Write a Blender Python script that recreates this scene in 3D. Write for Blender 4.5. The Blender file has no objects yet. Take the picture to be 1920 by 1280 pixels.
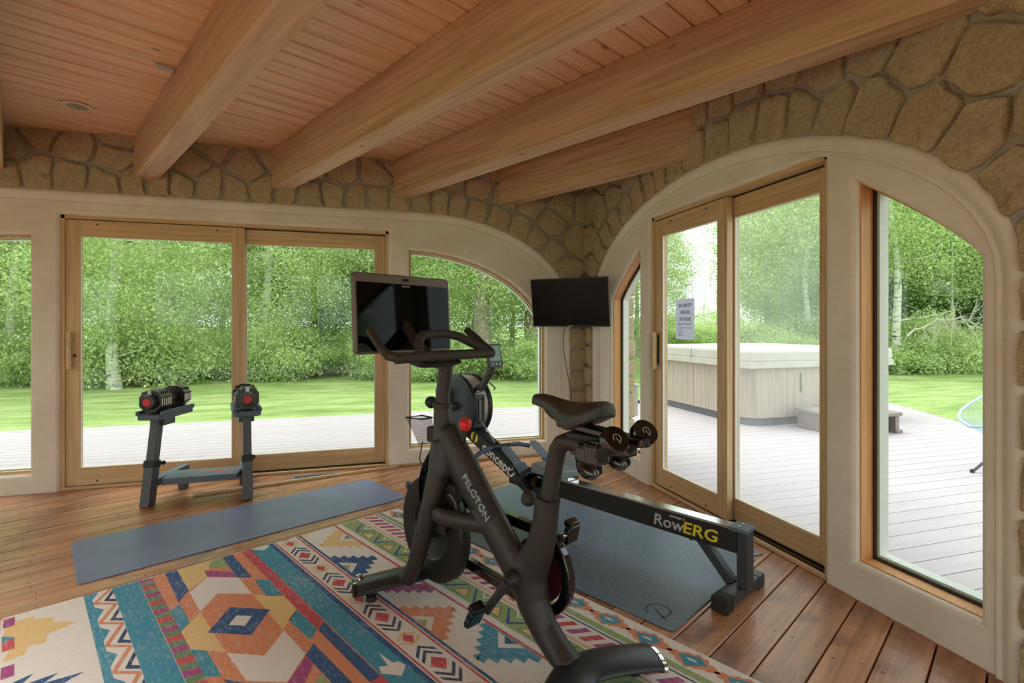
import bpy, bmesh, math, random
import numpy as np
from mathutils import Vector, Matrix

random.seed(7)
SC = bpy.context.scene
COL = SC.collection
PI = math.pi
R = math.radians

# ------------------------------------------------------------------ camera
FPX, YAW, CAMH, HOR = 965.0, R(16.6), 1.23, 612.0
cam_d = bpy.data.cameras.new('camera')
cam_d.sensor_width = 36.0
cam_d.lens = FPX / 1920 * 36
cam_d.shift_y = (HOR - 640) / 1920
cam_d.clip_start = 0.05
cam_d.clip_end = 300
cam = bpy.data.objects.new('camera', cam_d)
COL.objects.link(cam)
cam.location = (0, 0, CAMH)
cam.rotation_euler = (R(90), 0, -YAW)
SC.camera = cam

# ------------------------------------------------------------------ sky, sun, exposure
world = bpy.data.worlds.new('sky')
SC.world = world
world.use_nodes = True
bg = world.node_tree.nodes['Background']
bg.inputs[0].default_value = (0.92, 0.96, 1.0, 1)
bg.inputs[1].default_value = 2.7
sun_d = bpy.data.lights.new('sun', 'SUN')
sun_d.energy = 2.2
sun_d.angle = R(28)
sun_d.color = (1.0, 0.95, 0.86)
sun = bpy.data.objects.new('sun', sun_d)
COL.objects.link(sun)
sun.rotation_euler = (R(-20), R(-12), 0)
vs = SC.view_settings
vs.view_transform = 'Standard'
vs.look = 'None'
vs.exposure = 0.0
vs.gamma = 1.0
vs.use_curve_mapping = False
SC.cycles.use_denoising = True
SC.cycles.use_adaptive_sampling = True
SC.cycles.adaptive_threshold = 0.02
SC.cycles.max_bounces = 10
SC.cycles.diffuse_bounces = 5
SC.cycles.transparent_max_bounces = 16
SC.cycles.caustics_reflective = False
SC.cycles.caustics_refractive = False
SC.cycles.sample_clamp_indirect = 6.0

# ------------------------------------------------------------------ object helpers
def lin(c):
    c = c / 255.0
    return c / 12.92 if c <= 0.04045 else ((c + 0.055) / 1.055) ** 2.4
def C(r, g, b):
    return (lin(r), lin(g), lin(b), 1.0)

def thing(name, label, cat, loc=(0, 0, 0), rotz=0.0, group=None):
    o = bpy.data.objects.new(name, None)
    COL.objects.link(o)
    o.empty_display_size = 0.1
    o.location = loc
    o.rotation_euler = (0, 0, rotz)
    tag(o, label, cat, group)
    return o
def tag(o, label=None, cat=None, group=None, kind=None):
    if label: o['label'] = label
    if cat: o['category'] = cat
    if group: o['group'] = group
    if kind: o['kind'] = kind
    return o
def struct_root(name, label=None):
    o = bpy.data.objects.new(name, None)
    COL.objects.link(o)
    o['kind'] = 'structure'
    if label: o['label'] = label
    return o

class MB:
    """collects shapes, then links them as ONE mesh object"""
    def __init__(s):
        s.v = []; s.f = []; s.mi = []; s.m = 0; s.sm = []
        s.smooth = False
    def add(s, verts, faces, M=None):
        o = len(s.v)
        if M is not None: verts = [M @ Vector(p) for p in verts]
        s.v += [tuple(p) for p in verts]
        for f in faces:
            s.f.append([i + o for i in f]); s.mi.append(s.m); s.sm.append(s.smooth)
        return s
    def box(s, x0, x1, y0, y1, z0, z1, M=None, ch=0.0):
        if ch <= 0:
            v = [(x0,y0,z0),(x1,y0,z0),(x1,y1,z0),(x0,y1,z0),(x0,y0,z1),(x1,y0,z1),(x1,y1,z1),(x0,y1,z1)]
            f = [(0,3,2,1),(4,5,6,7),(0,1,5,4),(1,2,6,5),(2,3,7,6),(3,0,4,7)]
            return s.add(v, f, M)
        bm = bmesh.new()
        bmesh.ops.create_cube(bm, size=1.0)
        for q in bm.verts:
            q.co = Vector(((x0+x1)/2 + q.co.x*(x1-x0), (y0+y1)/2 + q.co.y*(y1-y0), (z0+z1)/2 + q.co.z*(z1-z0)))
        bmesh.ops.bevel(bm, geom=bm.edges[:], offset=ch, segments=2, profile=0.5, affect='EDGES')
        return s.addbm(bm, M)
    def addbm(s, bm, M=None):
        bm.verts.ensure_lookup_table(); bm.verts.index_update()
        s.add([q.co.copy() for q in bm.verts], [[q.index for q in f.verts] for f in bm.faces], M)
        bm.free()
        return s
    def bar(s, a, b, w, hgt, up=(0, 0, 1), ch=0.0):
        """box beam from a to b, w across, hgt along up"""
        a = Vector(a); b = Vector(b); d = b - a; L = d.length
        x = d.normalized(); y = Vector(up).cross(x).normalized(); z = x.cross(y)
        M = Matrix(((x.x,y.x,z.x,a.x),(x.y,y.y,z.y,a.y),(x.z,y.z,z.z,a.z),(0,0,0,1)))
        return s.box(0, L, -w/2, w/2, -hgt/2, hgt/2, M, ch)
    def tube(s, pts, rad, seg=12, cap=True, flat=None, up=(0, 0, 1)):
        """swept tube; rad number or list; flat=(a,b) scales of the two cross axes"""
        pts = [Vector(p) for p in pts]; n = len(pts)
        if not isinstance(rad, (list, tuple)): rad = [rad] * n
        fa, fb = flat if flat else (1, 1)
        old = None; rings = []; vs_ = []
        for i, p in enumerate(pts):
            if i == 0: t = pts[1] - p
            elif i == n - 1: t = p - pts[i-1]
            else: t = (pts[i+1] - p).normalized() + (p - pts[i-1]).normalized()
            t.normalize()
            if old is None:
                u = Vector(up)
                if abs(u.dot(t)) > 0.98: u = Vector((1, 0, 0))
                a = u.cross(t).normalized()
            else:
                a = (old - t * old.dot(t)).normalized()
            old = a; b = t.cross(a)
            r = rad[i]
            ra, rb = (r if isinstance(r, (tuple, list)) else (r * fa, r * fb))
            vs_ += [p + a * math.cos(2*PI*k/seg) * ra + b * math.sin(2*PI*k/seg) * rb for k in range(seg)]
        fs = []
        for i in range(n - 1):
            for k in range(seg):
                k2 = (k + 1) % seg
                fs.append((i*seg+k, i*seg+k2, (i+1)*seg+k2, (i+1)*seg+k))
        sm = s.smooth; s.smooth = True
        o = len(s.v)
        s.add(vs_, fs)
        s.smooth = False
        if cap:
            s.f.append([o + k for k in range(seg)][::-1]); s.mi.append(s.m); s.sm.append(False)
            s.f.append([o + (n-1)*seg + k for k in range(seg)]); s.mi.append(s.m); s.sm.append(False)
        s.smooth = sm
        return s
    def lathe(s, prof, M=None, seg=24, smooth=True, caps=True):
        """profile [(r,z)] turned about z"""
        vs_ = []; fs = []; n = len(prof)
        for r, z in prof:
            vs_ += [(r*math.cos(2*PI*k/seg), r*math.sin(2*PI*k/seg), z) for k in range(seg)]
        for i in range(n - 1):
            for k in range(seg):
                k2 = (k + 1) % seg
                fs.append((i*seg+k, i*seg+k2, (i+1)*seg+k2, (i+1)*seg+k))
        if caps: fs.append(tuple(range(seg))[::-1]); fs.append(tuple((n-1)*seg + k for k in range(seg)))
        sm = s.smooth; s.smooth = smooth
        s.add(vs_, fs, M); s.smooth = sm
        return s
    def prism(s, poly, z0, z1, M=None):
        n = len(poly)
        v = [(x, y, z0) for x, y in poly] + [(x, y, z1) for x, y in poly]
        f = [tuple(range(n))[::-1], tuple(range(n, 2*n))] + [(i, (i+1) % n, (i+1) % n + n, i + n) for i in range(n)]
        return s.add(v, f, M)
    def build(s, name, mats, parent=None, loc=None, rot=None, bevel=0.0, subsurf=0, autosmooth=None):
        me = bpy.data.meshes.new(name)
        me.from_pydata(s.v, [], s.f)
        if not isinstance(mats, (list, tuple)): mats = [mats]
        for m in mats: me.materials.append(m)
        me.polygons.foreach_set('material_index', s.mi)
        me.polygons.foreach_set('use_smooth', s.sm)
        bm = bmesh.new(); bm.from_mesh(me)
        bmesh.ops.recalc_face_normals(bm, faces=bm.faces[:])
        bm.to_mesh(me); bm.free()
        if any(s.sm): me.set_sharp_from_angle(angle=R(42))
        me.update()
        o = bpy.data.objects.new(name, me)
        COL.objects.link(o)
        if parent: o.parent = parent
        if loc: o.location = loc
        if rot: o.rotation_euler = rot
        if bevel:
            bv = o.modifiers.new('bevel', 'BEVEL'); bv.width = bevel; bv.segments = 2; bv.limit_method = 'ANGLE'; bv.angle_limit = R(40)
        if subsurf:
            ss = o.modifiers.new('subsurf', 'SUBSURF'); ss.levels = subsurf; ss.render_levels = subsurf
        return o

def axM(o, x, z=None):
    """matrix with local x along x, local z near z, origin o"""
    x = Vector(x).normalized(); z = Vector(z if z else (0, 0, 1))
    y = z.cross(x).normalized(); z = x.cross(y)
    return Matrix(((x.x,y.x,z.x,o[0]),(x.y,y.y,z.y,o[1]),(x.z,y.z,z.z,o[2]),(0,0,0,1)))
def zM(o, z, x=(1, 0, 0)):
    """matrix with local z along z"""
    z = Vector(z).normalized(); x = Vector(x)
    if abs(x.dot(z)) > 0.95: x = Vector((0, 1, 0))
    y = z.cross(x).normalized(); x = y.cross(z)
    return Matrix(((x.x,y.x,z.x,o[0]),(x.y,y.y,z.y,o[1]),(x.z,y.z,z.z,o[2]),(0,0,0,1)))

def curve_mesh(loops, depth, bevel, res=3):
    """flat shape with holes, thickness depth (0..depth on z) with rounded edges -> (verts, faces)"""
    cu = bpy.data.curves.new('tmp', 'CURVE'); cu.dimensions = '2D'; cu.fill_mode = 'BOTH'
    cu.extrude = depth / 2 - bevel; cu.bevel_depth = bevel; cu.bevel_resolution = res; cu.offset = -bevel
    for lp in loops:
        sp = cu.splines.new('POLY'); sp.points.add(len(lp) - 1)
        for i, (x, y) in enumerate(lp): sp.points[i].co = (x, y, 0, 1)
        sp.use_cyclic_u = True
    o = bpy.data.objects.new('tmp', cu); COL.objects.link(o)
    bpy.context.view_layer.update()
    me = bpy.data.meshes.new_from_object(o.evaluated_get(bpy.context.evaluated_depsgraph_get()))
    v = [(q.co.x, q.co.y, q.co.z + depth / 2) for q in me.vertices]
    f = [list(p.vertices) for p in me.polygons]
    bpy.data.objects.remove(o); bpy.data.curves.remove(cu); bpy.data.meshes.remove(me)
    return v, f
def text_mesh(body, size, depth=0.0, bold=0.0, align='CENTER', shear=0.0, sx=1.0):
    cu = bpy.data.curves.new('tmp', 'FONT'); cu.body = body; cu.size = size; cu.extrude = depth; cu.offset = bold
    cu.align_x = align; cu.align_y = 'CENTER'; cu.shear = shear; cu.resolution_u = 3
    o = bpy.data.objects.new('tmp', cu); COL.objects.link(o)
    bpy.context.view_layer.update()
    me = bpy.data.meshes.new_from_object(o.evaluated_get(bpy.context.evaluated_depsgraph_get()))
    v = [(q.co.x * sx, q.co.y, q.co.z) for q in me.vertices]
    f = [list(p.vertices) for p in me.polygons]
    bpy.data.objects.remove(o); bpy.data.curves.remove(cu); bpy.data.meshes.remove(me)
    return v, f

# ------------------------------------------------------------------ materials
def nodes(name):
    m = bpy.data.materials.new(name); m.use_nodes = True
    t = m.node_tree
    return m, t, t.nodes['Principled BSDF']
def nd(t, typ, ins=None, **kw):
    n = t.nodes.new(typ)
    for k, v in kw.items(): setattr(n, k, v)
    if ins:
        for k, v in ins.items():
            if hasattr(v, 'is_linked') or hasattr(v, 'links'): t.links.new(v, n.inputs[k])
            else: n.inputs[k].default_value = v
    return n
def ramp(t, fac, stops):
    n = t.nodes.new('ShaderNodeValToRGB')
    el = n.color_ramp.elements
    while len(el) < len(stops): el.new(0.5)
    for e, (p, c) in zip(el, stops):
        e.position = p; e.color = c
    t.links.new(fac, n.inputs[0])
    return n.outputs[0]
def mixc(t, fac, a, b, mode='MIX'):
    n = t.nodes.new('ShaderNodeMix'); n.data_type = 'RGBA'; n.blend_type = mode
    for sock, v in ((n.inputs[0], fac), (n.inputs[6], a), (n.inputs[7], b)):
        if hasattr(v, 'links'): t.links.new(v, sock)
        else: sock.default_value = v
    return n.outputs[2]
def bumpn(t, b, height, strength, dist=0.01):
    n = t.nodes.new('ShaderNodeBump'); n.inputs['Strength'].default_value = strength; n.inputs['Distance'].default_value = dist
    t.links.new(height, n.inputs['Height']); t.links.new(n.outputs[0], b.inputs['Normal'])

def simple(name, col, rough=0.5, metal=0.0, coat=0.0, noise=0.12, nscale=30, bump=0.0, bscale=200, spec=0.5):
    m, t, b = nodes(name)
    co = nd(t, 'ShaderNodeTexCoord').outputs['Object']
    n = nd(t, 'ShaderNodeTexNoise', {'Vector': co, 'Scale': nscale, 'Detail': 4.0})
    dark = tuple(c * (1 - noise) for c in col[:3]) + (1,)
    lite = tuple(min(1, c * (1 + noise)) for c in col[:3]) + (1,)
    t.links.new(ramp(t, n.outputs[0], [(0.3, dark), (0.7, lite)]), b.inputs['Base Color'])
    b.inputs['Roughness'].default_value = rough
    b.inputs['Metallic'].default_value = metal
    b.inputs['Coat Weight'].default_value = coat
    b.inputs['Specular IOR Level'].default_value = spec
    if bump:
        n2 = nd(t, 'ShaderNodeTexNoise', {'Vector': co, 'Scale': bscale, 'Detail': 3.0})
        bumpn(t, b, n2.outputs[0], bump, 0.002)
    return m

def wood(name, c1, c2, c3, rough=0.45, grain=1.0, knots=0.0, rnd=0.5, coat=0.0, bump=0.15, saw=0.0, stain=None, axis=0, spec=0.4):
    """grain runs along local axis; c3 is the tint some pieces take"""
    m, t, b = nodes(name)
    co = nd(t, 'ShaderNodeTexCoord').outputs['Object']
    oi = nd(t, 'ShaderNodeObjectInfo').outputs['Random']
    off = nd(t, 'ShaderNodeMath', {0: oi, 1: 57.0}, operation='MULTIPLY').outputs[0]
    addv = nd(t, 'ShaderNodeVectorMath', {0: co, 1: off}, operation='ADD').outputs[0]
    sc = [9.0 * grain] * 3; sc[axis] = 0.55 * grain
    mp = nd(t, 'ShaderNodeMapping', {'Vector': addv, 'Scale': tuple(sc)}).outputs[0]
    n1 = nd(t, 'ShaderNodeTexNoise', {'Vector': mp, 'Scale': 1.6, 'Detail': 5.0, 'Distortion': 1.2}).outputs[0]
    sc2 = [60.0 * grain] * 3; sc2[axis] = 1.6 * grain
    mp2 = nd(t, 'ShaderNodeMapping', {'Vector': addv, 'Scale': tuple(sc2)}).outputs[0]
    n2 = nd(t, 'ShaderNodeTexNoise', {'Vector': mp2, 'Scale': 1.0, 'Detail': 3.0}).outputs[0]
    base = ramp(t, n1, [(0.28, c1), (0.5, mix4(c1, c2, 0.5)), (0.72, c2)])
    tint = nd(t, 'ShaderNodeMath', {0: oi, 1: rnd}, operation='MULTIPLY').outputs[0]
    base = mixc(t, tint, base, c3)
    fine = ramp(t, n2, [(0.35, (0.78, 0.76, 0.74, 1)), (0.62, (1.05, 1.05, 1.05, 1))])
    base = mixc(t, 0.75, base, fine, 'MULTIPLY')
    if knots:
        sk = [5.0] * 3; sk[axis] = 2.4
        mk = nd(t, 'ShaderNodeMapping', {'Vector': addv, 'Scale': tuple(sk)}).outputs[0]
        vo = nd(t, 'ShaderNodeTexVoronoi', {'Vector': mk, 'Scale': 1.1}).outputs['Distance']
        kf = ramp(t, vo, [(0.03, (knots, knots, knots, 1)), (0.10, (0, 0, 0, 1))])
        base = mixc(t, kf, base, tuple(c * 0.25 for c in c1[:3]) + (1,))
    if stain:
        n4 = nd(t, 'ShaderNodeTexNoise', {'Vector': nd(t, 'ShaderNodeTexCoord').outputs['Object'], 'Scale': 3.2, 'Detail': 7.0, 'Roughness': 0.62, 'Distortion': 0.8}).outputs[0]
        base = mixc(t, ramp(t, n4, [(0.5, (0, 0, 0, 1)), (0.72, (0.8, 0.8, 0.8, 1))]), base, stain)
    t.links.new(base, b.inputs['Base Color'])
    b.inputs['Roughness'].default_value = rough
    b.inputs['Coat Weight'].default_value = coat
    b.inputs['Specular IOR Level'].default_value = spec
    hgt = n2
    if saw:
        ws = [1.0] * 3; ws[axis] = 1.0
        wv = nd(t, 'ShaderNodeTexNoise', {'Vector': nd(t, 'ShaderNodeMapping', {'Vector': addv, 'Scale': (130, 5, 5)}).outputs[0], 'Scale': 1.0, 'Detail': 2.0}).outputs[0]
        hgt = nd(t, 'ShaderNodeMath', {0: n2, 1: nd(t, 'ShaderNodeMath', {0: wv, 1: saw}, operation='MULTIPLY').outputs[0]}, operation='ADD').outputs[0]
    bumpn(t, b, hgt, bump, 0.004)
    return m
def mix4(a, b, f):
    return tuple(a[i] * (1 - f) + b[i] * f for i in range(3)) + (1,)

def stone_mat(name, ca, cb, cc):
    m, t, b = nodes(name)
    co = nd(t, 'ShaderNodeTexCoord').outputs['Object']
    oi = nd(t, 'ShaderNodeObjectInfo').outputs['Random']
    n1 = nd(t, 'ShaderNodeTexNoise', {'Vector': co, 'Scale': 7.0, 'Detail': 6.0, 'Roughness': 0.62}).outputs[0]
    n2 = nd(t, 'ShaderNodeTexNoise', {'Vector': co, 'Scale': 55.0, 'Detail': 5.0, 'Roughness': 0.7}).outputs[0]
    base = ramp(t, n1, [(0.3, ca), (0.7, cb)])
    base = mixc(t, nd(t, 'ShaderNodeMath', {0: oi, 1: 0.75}, operation='MULTIPLY').outputs[0], base, cc)
    base = mixc(t, 0.8, base, ramp(t, n2, [(0.3, (0.62, 0.6, 0.57, 1)), (0.65, (1.08, 1.08, 1.08, 1))]), 'MULTIPLY')
    n3 = nd(t, 'ShaderNodeTexNoise', {'Vector': co, 'Scale': 16.0, 'Detail': 3.0}).outputs[0]
    base = mixc(t, ramp(t, n3, [(0.68, (0, 0, 0, 1)), (0.78, (0.5, 0.5, 0.5, 1))]), base, C(176, 112, 52))
    t.links.new(base, b.inputs['Base Color'])
    b.inputs['Roughness'].default_value = 0.9
    b.inputs['Specular IOR Level'].default_value = 0.2
    hh = nd(t, 'ShaderNodeMath', {0: nd(t, 'ShaderNodeMath', {0: n1, 1: 1.6}, operation='MULTIPLY').outputs[0], 1: n2}, operation='ADD').outputs[0]
    bumpn(t, b, hh, 1.0, 0.017)
    return m

def plaster_mat():
    m, t, b = nodes('plaster')
    co = nd(t, 'ShaderNodeTexCoord').outputs['Object']
    n1 = nd(t, 'ShaderNodeTexNoise', {'Vector': co, 'Scale': 1.7, 'Detail': 6.0, 'Roughness': 0.6}).outputs[0]
    n2 = nd(t, 'ShaderNodeTexNoise', {'Vector': nd(t, 'ShaderNodeMapping', {'Vector': co, 'Scale': (3, 3, 14)}).outputs[0], 'Scale': 3.0, 'Detail': 5.0}).outputs[0]
    base = ramp(t, n1, [(0.3, C(214, 204, 190)), (0.7, C(233, 225, 213))])
    base = mixc(t, 0.35, base, ramp(t, n2, [(0.3, (0.86, 0.85, 0.83, 1)), (0.7, (1.05, 1.05, 1.05, 1))]), 'MULTIPLY')
    t.links.new(base, b.inputs['Base Color'])
    b.inputs['Roughness'].default_value = 0.62
    b.inputs['Specular IOR Level'].default_value = 0.3
    bumpn(t, b, n2, 0.12, 0.006)
    return m

def glass_mat(name, haze=0.0, tint=(0.93, 0.97, 0.95, 1)):
    m = bpy.data.materials.new(name); m.use_nodes = True
    t = m.node_tree; t.nodes.clear()
    out = nd(t, 'ShaderNodeOutputMaterial')
    tr = nd(t, 'ShaderNodeBsdfTransparent', {'Color': tint}).outputs[0]
    gl = nd(t, 'ShaderNodeBsdfGlossy', {'Color': (1, 1, 1, 1), 'Roughness': 0.0}).outputs[0]
    lw = nd(t, 'ShaderNodeLayerWeight', {'Blend': 0.5}).outputs['Facing']
    p5 = nd(t, 'ShaderNodeMath', {0: lw, 1: 4.0}, operation='POWER').outputs[0]
    fr = nd(t, 'ShaderNodeMath', {0: p5, 1: 0.4, 2: 0.012}, operation='MULTIPLY_ADD').outputs[0]
    mx = nd(t, 'ShaderNodeMixShader', {0: fr, 1: tr, 2: gl}).outputs[0]
    if haze:
        co = nd(t, 'ShaderNodeTexCoord').outputs['Object']
        n1 = nd(t, 'ShaderNodeTexNoise', {'Vector': co, 'Scale': 2.5, 'Detail': 6.0, 'Roughness': 0.7}).outputs[0]
        hz = nd(t, 'ShaderNodeMath', {0: n1, 1: haze * 2}, operation='MULTIPLY').outputs[0]
        df = nd(t, 'ShaderNodeBsdfTranslucent', {'Color': (0.95, 0.97, 0.96, 1)}).outputs[0]
        mx = nd(t, 'ShaderNodeMixShader', {0: hz, 1: mx, 2: df}).outputs[0]
    t.links.new(mx, out.inputs[0])
    return m

MT = {}
MT['plaster'] = plaster_mat()
MT['stone'] = stone_mat('sandstone', C(192, 168, 130), C(220, 199, 162), C(196, 178, 150))
MT['stone_out'] = stone_mat('sandstone_outside', C(192, 168, 130), C(220, 199, 162), C(196, 178, 150))
MT['mortar'] = simple('mortar', C(168, 161, 150), 0.9, noise=0.1, nscale=18, bump=0.5, bscale=60, spec=0.2)
MT['beam'] = wood('beam_wood', C(176, 144, 106), C(212, 180, 142), C(196, 158, 122), 0.6, 0.9, 0.75, 0.5, bump=0.3, saw=0.6)
MT['ceil'] = wood('ceiling_cedar', C(216, 174, 128), C(238, 204, 162), C(230, 192, 156), 0.5, 0.8, 0.8, 0.75, bump=0.1)
MT['floor'] = wood('floor_plank_wood', C(144, 92, 60), C(208, 152, 108), C(190, 142, 108), 0.32, 1.0, 0.0, 0.65, bump=0.25, stain=C(98, 62, 48), spec=0.5)
MT['fir'] = wood('window_fir', C(196, 164, 122), C(220, 190, 148), C(206, 172, 130), 0.42, 1.1, 0.15, 0.4, bump=0.08)
MT['firv'] = wood('window_fir_upright', C(196, 164, 122), C(220, 190, 148), C(206, 172, 130), 0.42, 1.1, 0.15, 0.4, bump=0.08, axis=2)
MT['jamb'] = wood('orange_fir_jamb', C(204, 146, 88), C(224, 168, 110), C(214, 156, 98), 0.4, 1.2, 0.1, 0.3, bump=0.06, axis=2)
MT['white_frame'] = simple('white_frame', C(226, 228, 222), 0.5, noise=0.03)
MT['dark_gap'] = simple('dark_track', C(42, 38, 34), 0.55, noise=0.15)
MT['brass'] = simple('track_bronze', C(120, 98, 70), 0.4, 0.6, noise=0.15)
MT['glass'] = glass_mat('clear_glass', 0.0)
MT['glass_hazy'] = glass_mat('hazy_glass', 0.075)
MT['black'] = simple('black_iron', C(34, 31, 29), 0.45, noise=0.1)
MT['fir_y'] = wood('window_fir_side', C(196, 164, 122), C(220, 190, 148), C(206, 172, 130), 0.42, 1.1, 0.15, 0.4, bump=0.08, axis=1)
MT['jamb_y'] = wood('orange_fir_sill', C(196, 134, 76), C(222, 164, 106), C(206, 138, 76), 0.4, 1.2, 0.1, 0.3, bump=0.06, axis=1)

# ================================================================== room shell
XR, YB, XL, YF = 2.155, 4.64, -4.05, -2.6      # plaster planes: right, back, left, front (behind the camera)
CEIL = 2.675
TH = 0.36
WALLS = {
    'back': lambda s, d, z: (s, YB + d, z),
    'right': lambda s, d, z: (XR + d, s, z),
    'front': lambda s, d, z: (s, YF - d, z),
    'left': lambda s, d, z: (XL - d, s, z),
}

def arc_path(sl, sr, zc, a, b, flat_l, flat_r, n=14):
    """stone arch, going up the left side, over, down the right side"""
    pts = [(sl, 0.0 + zc * i / 6) for i in range(6)]
    pts += [(flat_l - a * math.cos(PI/2 * i / n), zc + b * math.sin(PI/2 * i / n)) for i in range(n)]
    L = flat_r - flat_l
    k = max(1, int(L / 0.15))
    pts += [(flat_l + L * i / k, zc + b) for i in range(k)] if L > 0.01 else []
    pts += [(flat_r + a * math.sin(PI/2 * i / n), zc + b * math.cos(PI/2 * i / n)) for i in range(n + 1)]
    pts += [(sr, zc * (5 - i) / 6) for i in range(6)]
    return pts

BACK_ARCH = arc_path(-2.49 - 1.36, 0.6 + 1.36, 1.361, 1.36, 0.872, -2.49, 0.6)
RIGHT_ARCH = arc_path(2.81 - 1.645, 2.81 + 1.645, 1.405, 1.645, 0.867, 2.81, 2.81)
RIGHT_ARCH2 = [(s - 3.72, z) for s, z in RIGHT_ARCH]
LEFT_ARCH = RIGHT_ARCH
LEFT_ARCH2 = RIGHT_ARCH2

def to_world(Wf, verts):
    return [Wf(x, d, y) for x, y, d in verts]

def wall_slab(name, Wf, s0, s1, arches, ztop, mat, parent=None):
    """mortar core of the wall with its arched openings cut to the ground"""
    arches = sorted(arches, key=lambda a: a[0][0])
    outline = [(s0, ztop), (s0, -0.05)]
    for a in arches:
        outline += [(a[0][0], -0.05)] + list(a) + [(a[-1][0], -0.05)]
    outline += [(s1, -0.05), (s1, ztop)]
    v, f = curve_mesh([outline], TH + 0.025, 0.004, 1)
    mb = MB(); mb.add(to_world(Wf, [(x, y, d - 0.025) for x, y, d in v]), f)
    o = mb.build(name, mat, parent)
    return o

def path_normals(P):
    out = []
    for i, p in enumerate(P):
        a = P[max(0, i-1)]; b = P[min(len(P)-1, i+1)]
        tx, ty = b[0]-a[0], b[1]-a[1]; l = math.hypot(tx, ty)
        out.append((-ty/l, tx/l))       # left of travel = outside of the opening
    return out

def resample(P, step):
    segs = []; tot = 0
    for a, b in zip(P, P[1:]):
        l = math.hypot(b[0]-a[0], b[1]-a[1]); segs.append((tot, l, a, b)); tot += l
    def at(t):
        for (q, l, a, b) in segs:
            if t <= q + l + 1e-9:
                f = (t - q) / l if l else 0
                tx, ty = (b[0]-a[0])/l, (b[1]-a[1])/l
                return (a[0] + (b[0]-a[0])*f, a[1] + (b[1]-a[1])*f), (-ty, tx)
        return P[-1], (0, 1)
    return tot, at

def clip_half(poly, nx, ny, c):
    """keep points with nx*x+ny*y <= c"""
    out = []
    for i in range(len(poly)):
        p, q = poly[i], poly[(i+1) % len(poly)]
        dp = nx*p[0]+ny*p[1]-c; dq = nx*q[0]+ny*q[1]-c
        if dp <= 0: out.append(p)
        if dp * dq < 0:
            t = dp / (dp - dq)
            out.append((p[0]+(q[0]-p[0])*t, p[1]+(q[1]-p[1])*t))
    return out

def wob(x, y, k):
    return (math.sin(x*17.3+y*9.1+k) + math.sin(x*31.7-y*23.9+1.7*k) * 0.6 + math.sin(x*5.1+y*41.3+k*0.3) * 0.5) / 2.1

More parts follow.
